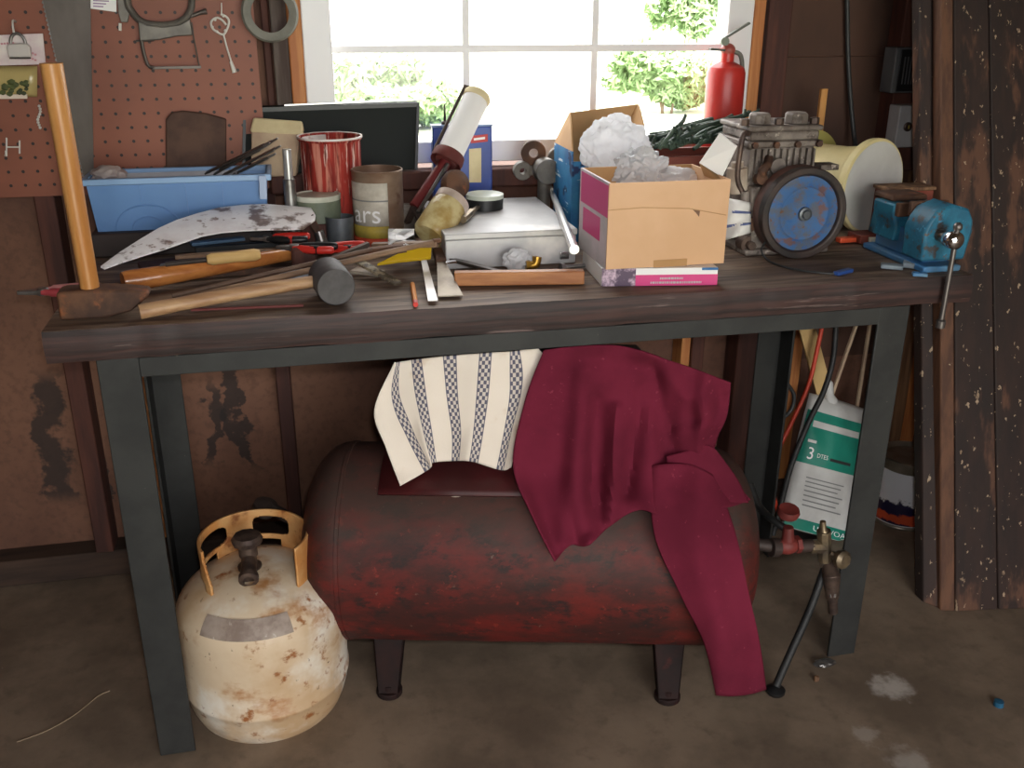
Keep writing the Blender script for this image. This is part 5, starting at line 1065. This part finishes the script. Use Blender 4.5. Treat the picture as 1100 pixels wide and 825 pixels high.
# centre: yellow plastic, speckled file, pencil, putty knives
yp = thing('yellow_scraper', 'translucent yellow plastic piece among the tools before the amber jar', 'plastic piece', lay(440, 272, .03))
P_ = [lay(x, y, h_) for x, y, h_ in ((405,283,.030),(432,279,.036),(463,276,.036),(464,258,.060),(448,260,.060),(428,272,.045))]
part('shell', MB().prism(P_, (0, .004, -.006)), m_yellowplastic, yp, bev=.001)
flat('speckled_file', lay(384, 280, .03), lay(428, 305, .006), .018, .005, M('speckled_steel', (150, 136, 110), (84, 72, 58), 60, rough=.6, lo=.45, hi=.55), 'speckled pale file sloping down right of the mallet', 'file')
flat('steel_scrap', lay(380, 290, .01), lay(410, 294, .008), .03, .006, m_putty, 'pale flat metal scrap right of the mallet head', 'scrap')
flat('wood_scrap', lay(400, 264, .050), lay(470, 262, .058), .016, .010, m_oldstick, 'rough brown stick end behind the yellow plastic piece', 'stick')
flat('brown_handle', lay(396, 271, .050), lay(436, 266, .055), .018, .014, m_rust, 'brown tool handle left of the yellow plastic piece', 'handle')
pc = thing('pencil', 'orange pencil stub pointing to the bench edge', 'pencil', lay(445, 317, .004)); a, b = lay(443, 305, .0045), lay(446, 324, .0045)
part('shaft', MB().tube([a, b], .0042, 6), M('orange_pencil', (222, 132, 40), None), pc); part('eraser', MB().tube([b, b+(b-a)*.16], .0043, 10), m_red, pc)
kn = thing('narrow_putty_knife', 'narrow bright putty knife blade pointing to the bench edge', 'putty knife', lay(460, 300, .006)); a, b = lay(455, 278, .02), lay(465, 323, .004)
part('blade', MB().bar(a, b, .010, .002, (0, 0, 1), .016), M('bright_putty', (226, 220, 216), None, rough=.3, metal=.3), kn); part('handle', MB().bar(a+(a-b)*.5, a, .016, .012), m_rust, kn, bev=.003)
kn = thing('wide_putty_knife', 'wide dull putty knife blade right of the narrow bright one', 'putty knife', lay(482, 300, .006)); a, b = lay(474, 282, .018), lay(484, 318, .004)
part('blade', MB().bar(a, b, .016, .002, (0, 0, 1), .042), m_putty, kn); part('handle', MB().bar(a+(a-b)*.4, a, .020, .014), m_rust, kn, bev=.003)
flat('dark_strip', lay(482, 278, .018), lay(535, 292, .016), .012, .006, m_darksteel, 'dark thin metal strip lying before the steel case', 'strip')
flat('steel_chip', lay(478, 282, .020), lay(490, 281, .020), .010, .004, m_chrome, 'tiny bright steel chip before the steel case corner', 'chip')
flat('dark_chisel', lay(340, 285, .03), lay(396, 262, .055), .012, .008, m_darksteel, 'dark steel chisel leaning over the tool heap above the mallet', 'chisel')

# ------------------------------------------------------------------ floor, right: bag, can, cords, valves
bg = thing('woven_bag', 'teal and white printed bag slumped against the rear right of the bench', 'bag', at(885, 585, z=0)); YB0, YB1 = .435, .565
gl = [(872,424),(862,462),(850,512),(842,565)]; gr_ = [(931,441),(928,480),(920,530),(914,585)]; sl1, sr1 = smooth([V((x, y, 0)) for x, y in gl], 8), smooth([V((x, y, 0)) for x, y in gr_], 8); nn_ = len(sl1)
def bagpt(u, v, off=0):
    i = min(nn_-1, v*(nn_-1)); k = int(i); fr2 = i-k; l = sl1[k].lerp(sl1[min(k+1, nn_-1)], fr2); r = sr1[k].lerp(sr1[min(k+1, nn_-1)], fr2); p = l.lerp(r, u)
    bul = .035*math.sin(math.pi*u)**.7*math.sin(math.pi*min(1, .12+v*.8))+.004*noise.noise(V((u*5, v*7, 3)))+.004*math.sin(u*14)*(1-v)
    P = at(p.x, p.y, y=YB1+(YB0-YB1)*v-bul-off); P.z = max(P.z, .002); return P
F_ = [[bagpt(j/16, i/28) for j in range(17)] for i in range(29)]; zmin = min(p.z for p in F_[-1])
q = MB().grid(F_); B2 = [[p+V((0, .012+.05*math.sin(math.pi*j/16)*math.sin(math.pi*min(1, .1+i/30)), 0)) for j, p in enumerate(r)] for i, r in enumerate(F_)]
k = len(q.v); q.grid(B2); wd = 17
for i in range(28): q.f += [(i*wd, (i+1)*wd, k+(i+1)*wd, k+i*wd), (i*wd+16, k+i*wd+16, k+(i+1)*wd+16, (i+1)*wd+16)]
for j in range(16): q.f += [(28*wd+j, 28*wd+j+1, k+28*wd+j+1, k+28*wd+j), (j, k+j, k+j+1, j+1)]
dzz = -zmin+.0005; q.v = [p+V((0, 0, dzz)) if False else p for p in q.v]
part('sack', q, m_bagwhite, bg, ang=80)
def patch(v0, v1, u0=0.0, u1=1.0, o=.0012, n=16): return MB().grid([[bagpt(u0+(u1-u0)*j/n, v0+(v1-v0)*i/10, o) for j in range(n+1)] for i in range(11)])
tpn = part('teal_panel', patch(.16, .555, .0, 1), m_bagteal, bg); part('teal_base', patch(.90, .995), m_bagteal, bg)
part('white_bar', patch(.235, .285, .14, .90, .002), m_bagwhite, tpn); part('white_mark', patch(.385, .405, .12, .26, .002), m_bagwhite, tpn); part('dark_bar', patch(.48, .50, .52, .84, .002), m_darkink, tpn)
q = MB()
for k in range(7):
    m_ = patch(.64+.028*k, .648+.028*k, .22, .80-.04*(k % 3), .0018); q.add(m_.v, m_.f)
part('fine_print', q, m_ink, bg)
bw = .15
part('lettering', text_mb('3', .24, lambda x, y: bagpt(.21+x, .485-y*.5, .0022)), m_white, bg); part('lettering', text_mb('DTES', .085, lambda x, y: bagpt(.40+x*.9, .485-y*.5, .0022)), m_white, bg); part('lettering', text_mb('UOWOAB', .12, lambda x, y: bagpt(.70+x, .945-y*.5, .0022)), m_white, bg)
part('tied_neck', MB().tube(smooth([bagpt(.40, .02)+V((0, .01, -.02)), at(890, 415, y=.575), at(889, 402, y=.58)], 5), [.02]*3+[.012]*4+[.006]*4, 10), m_bagwhite, bg)
cc = at(966, 572, z=0); pcn = V((at(973, 530, y=cc.y+.07).x, cc.y+.075, 0)); rr = .078; H = at(972, 492, y=pcn.y-rr*.3).z
pn = thing('paint_can', 'white labelled paint can standing on the floor behind the front right leg', 'paint can', pcn)
part('can_body', MB().lathe([(0, .002), (rr, .002), (rr+.001, 0), (rr+.002, .004), (rr, .007), (rr, H-.012), (rr+.002, H-.008), (rr+.002, H-.002), (rr-.004, H), (rr-.010, H-.006), (rr-.014, H-.010), (0, H-.012)], pcn, n=48), m_paintcan, pn)
lb = MB().lathe([(rr+.0008, .010), (rr+.0008, H-.030)], pcn, n=48); part('label', lb, m_canlabel, pn)
# pipe and valves on the right end of the tank
YV = .012; W2 = lambda px, py, y=YV: at(px, py, y=y)
vt = thing('valve_manifold', 'iron pipe with red handwheel valve and brass fittings at the right end of the tank', 'valve', W2(880, 590))
pj = V((0, 0, 0)); e0 = tf(tr_-.012, 0, W2(820, 588).z); part('pipe', MB().tube([V((e0.x-.02, e0.y, e0.z)), W2(838, 588), W2(872, 586)], .013, 14).tube([W2(828, 588), W2(836, 588)], .019, 12), m_pipe, vt)
p = W2(846, 586); part('valve_body', MB().ball(p, .020, (1.2, .9, .9), 3).tube([p, W2(847, 566)], [.014, .010], 12).tube([p+V((-.026, 0, 0)), p+V((-.016, 0, 0))], .018, 6).tube([p+V((.016, 0, 0)), p+V((.026, 0, 0))], .018, 6), m_redvalve, vt, bev=.001)
part('handwheel', MB().lathe([(0, -.006), (.012, -.006), (.02, -.008), (.0225, 0), (.02, .008), (.012, .006), (0, .006)], W2(847, 550), (0, -.2, 1), 12), m_redvalve, vt)
p = W2(885, 586); q = MB().tube([W2(884, 560), W2(884, 568), W2(885, 572)], [.006, .007, .012], 12).tube([W2(885, 570), W2(886, 602)], .0145, 8).tube([W2(870, 587), W2(886, 587)], .0145, 8).tube([W2(886, 597), W2(887, 606)], .012, 6); part('brass_tee', q, m_brass, vt, bev=.001)
part('chrome_nut', MB().tube([W2(886, 600), W2(887, 608)], .0125, 6), m_chrome, vt, bev=.001)
p = W2(905, 601, -.022); part('round_knob', MB().lathe([(0, -.010), (.016, -.010), (.019, -.006), (.019, .004), (.012, .010), (0, .010)], p, (.2, -1, .2), 10).tube([p, W2(893, 594, -.004)], .006, 8), m_brass, vt)
part('lower_valve', MB().tube([W2(889, 603), W2(893, 618, -.012), W2(894, 642, -.014)], [.011, .018, .013], 12).tube([W2(894, 636, -.014), W2(895, 658, -.014)], [.011, .0095], 10), m_brassdark, vt, bev=.001); part('pink_ring', MB().tube([W2(894, 634, -.014), W2(894, 638, -.014)], .014, 8), m_chrome, vt)
e = at(833, 741, z=0.008); h0 = W2(887, 607); hs_ = thing('air_hose', 'short stiff black hose with a round end cap reaching from the valves to the floor', 'hose', (e.x, e.y, 0))
part('hose', MB().tube(smooth([h0, h0.lerp(e, .35)+V((.004, 0, -.004)), h0.lerp(e, .75), e+V((0, 0, .008))], 6), .008, 12), m_blackmat, hs_); part('end_cap', MB().lathe([(0, 0), (.016, 0), (.019, .004), (.019, .010), (.010, .016), (0, .018)], V((e.x, e.y, 0)), n=20), m_black, hs_)
Wy = lambda pts, y0_, y1_: [at(x, yy, y=y0_+(y1_-y0_)*i/(len(pts)-1)) for i, (x, yy) in enumerate(pts)]
solo('extension_cord', MB().tube(smooth(Wy([(884,345),(878,375),(868,415),(850,455),(836,485),(830,520),(836,552)], .56, .50), 8), .0055, 10), m_redcord, 'red extension cord hanging behind the rear right bench leg', 'cord')
solo('black_hose', MB().tube(smooth(Wy([(898,345),(895,385),(885,420),(868,455),(850,500),(838,545),(830,575)], .52, .40), 8), .007, 10), m_blackmat, 'black hose running diagonally across the left edge of the teal bag', 'hose', 'black hoses behind the tank')
solo('thin_black_cord', MB().tube(smooth(Wy([(838,396),(846,412),(853,425),(850,440),(838,452),(824,465),(820,485),(823,510)], .51, .48), 8), .0048, 10), m_cable, 'thin black cord looping in front of the orange stud', 'cord')
solo('black_hose', MB().tube(smooth([at(806, 520, y=.30), at(815, 543, y=.26), at(832, 560, y=.20), at(856, 574, y=.16), at(878, 579, y=.10), W2(884, 585, YV+.02)], 8), .0085, 10), m_blackmat, 'thick black hose curving from behind the tank to the brass fitting', 'hose', 'black hoses behind the tank')
def leaner(name, p0, p1, y0_, y1_, w_, mat, label, cat, group=None, t_=.008):
    a, b = at(*p0, y=y0_), at(*p1, y=y1_); d = (a-b).normalized(); f = b+d*((.001-b.z)/d.z); return solo(name, MB().bar(f, a, w_, t_, (0, 1, 0)), mat, label, cat, group, bev=.001)
leaner('pale_board', (866, 350), (880, 402), .60, .585, .042, M('pale_yellow_board', (206, 170, 108), (186, 146, 88), 5), 'pale yellowish board leaning on the wall behind the red cord', 'board')
leaner('pale_dowel', (921, 345), (902, 400), .60, .585, .008, m_tanbox, 'thin pale dowel leaning behind the teal bag, left of the other', 'dowel', 'pale dowels behind the bag'); leaner('pale_dowel', (935, 345), (920, 440), .60, .59, .008, m_tanbox, 'thin pale dowel leaning beside the front right bench leg', 'dowel', 'pale dowels behind the bag')
solo('dark_lath_bundle', MB().hexa([at(x, y, y=.63) for x, y in ((906,352),(940,350))]+[at(x, y, y=.645) for x, y in ((940,350),(906,352))]+[at(x, y, y=.63) for x, y in ((906,340),(940,338))]+[at(x, y, y=.645) for x, y in ((940,338),(906,340))]), m_stud, 'x', 'x') if False else None
# debris
a = at(886, 714, z=.004); solo('foil_scrap', crump(a+V((0, 0, .004)), .014, (1.5, .9, .5), 3, .4, 2.5, 3), m_steel, 'crumpled bit of silver foil at the foot of the front right leg', 'foil')
a = at(877, 729, z=.006); solo('wood_chip', MB().cbox(a, (.010, .008, .012)), m_tanwood, 'small pale chip on the floor beside the foil bit', 'chip', bev=.002)
a = at(1073, 755, z=.006); solo('bottle_stopper', MB().lathe([(0, 0), (.010, 0), (.009, .010), (0, .011)], V((a.x, a.y, 0)), n=16), M('blue_cap_plastic', (36, 92, 124), None, rough=.3), 'small blue plastic cap on the floor at the right', 'cap')
a = [at(x, y, z=.0015) for x, y in ((18,797),(50,785),(80,768),(105,748),(118,742))]; solo('straw', MB().tube(smooth(a, 5), .0011, 6), M('dry_straw', (150, 128, 100), None), 'thin straw lying on the floor at the lower left', 'straw')

# ------------------------------------------------------------------ light
wd = bpy.data.worlds.new('sky'); scn.world = wd; wd.use_nodes = True; nt_ = wd.node_tree; bg_ = nt_.nodes['Background']; bg_.inputs[0].default_value = (1, 1, .99, 1); bg_.inputs[1].default_value = 7.5
def area(name, loc, rot, sx, sy, en, portal=False, col=(1,1,1)):
    l = bpy.data.lights.new(name, 'AREA'); l.shape = 'RECTANGLE'; l.size = sx; l.size_y = sy; l.energy = en; l.color = col
    o = bpy.data.objects.new(name, l); COL.objects.link(o); o.location = loc; o.rotation_euler = rot
    if portal: l.cycles.is_portal = True
    return o
R90 = math.pi/2
area('window_portal', ((WX0+WX1)/2, .81, (WZ0+WZ1)/2), (-R90, 0, 0), 1.0, 1.0, 1, True)
area('opening_portal', ((OX0+OX1)/2, YF-.12, OZ/2), (R90, 0, 0), OX1-OX0, OZ, 1, True)  # samples the sky through the added front opening
sn = bpy.data.lights.new('sun', 'SUN'); sn.energy = 9; sn.angle = .02; sn.color = (1, .96, .9); o = bpy.data.objects.new('sun', sn); COL.objects.link(o); o.rotation_euler = (math.radians(28), math.radians(-30), 0)
# the camera's own flash
fl = bpy.data.lights.new('camera_flash', 'AREA'); fl.shape = 'RECTANGLE'; fl.size = .05; fl.size_y = .03; fl.energy = 7.0; o = bpy.data.objects.new('camera_flash', fl); COL.objects.link(o); o.matrix_world = cam.matrix_world.copy(); o.location = CAM+UP*.05+RT*.03-FW*.02
vs_ = scn.view_settings; scn.display_settings.display_device = 'sRGB'; vs_.view_transform = 'Standard'; vs_.look = 'None'; vs_.exposure = 0; vs_.gamma = 1; vs_.use_curve_mapping = False
scn.cycles.use_denoising = True; scn.cycles.max_bounces = 10; scn.cycles.diffuse_bounces = 6; scn.cycles.transmission_bounces = 8; scn.cycles.sample_clamp_indirect = 8; scn.cycles.caustics_reflective = False; scn.cycles.caustics_refractive = False
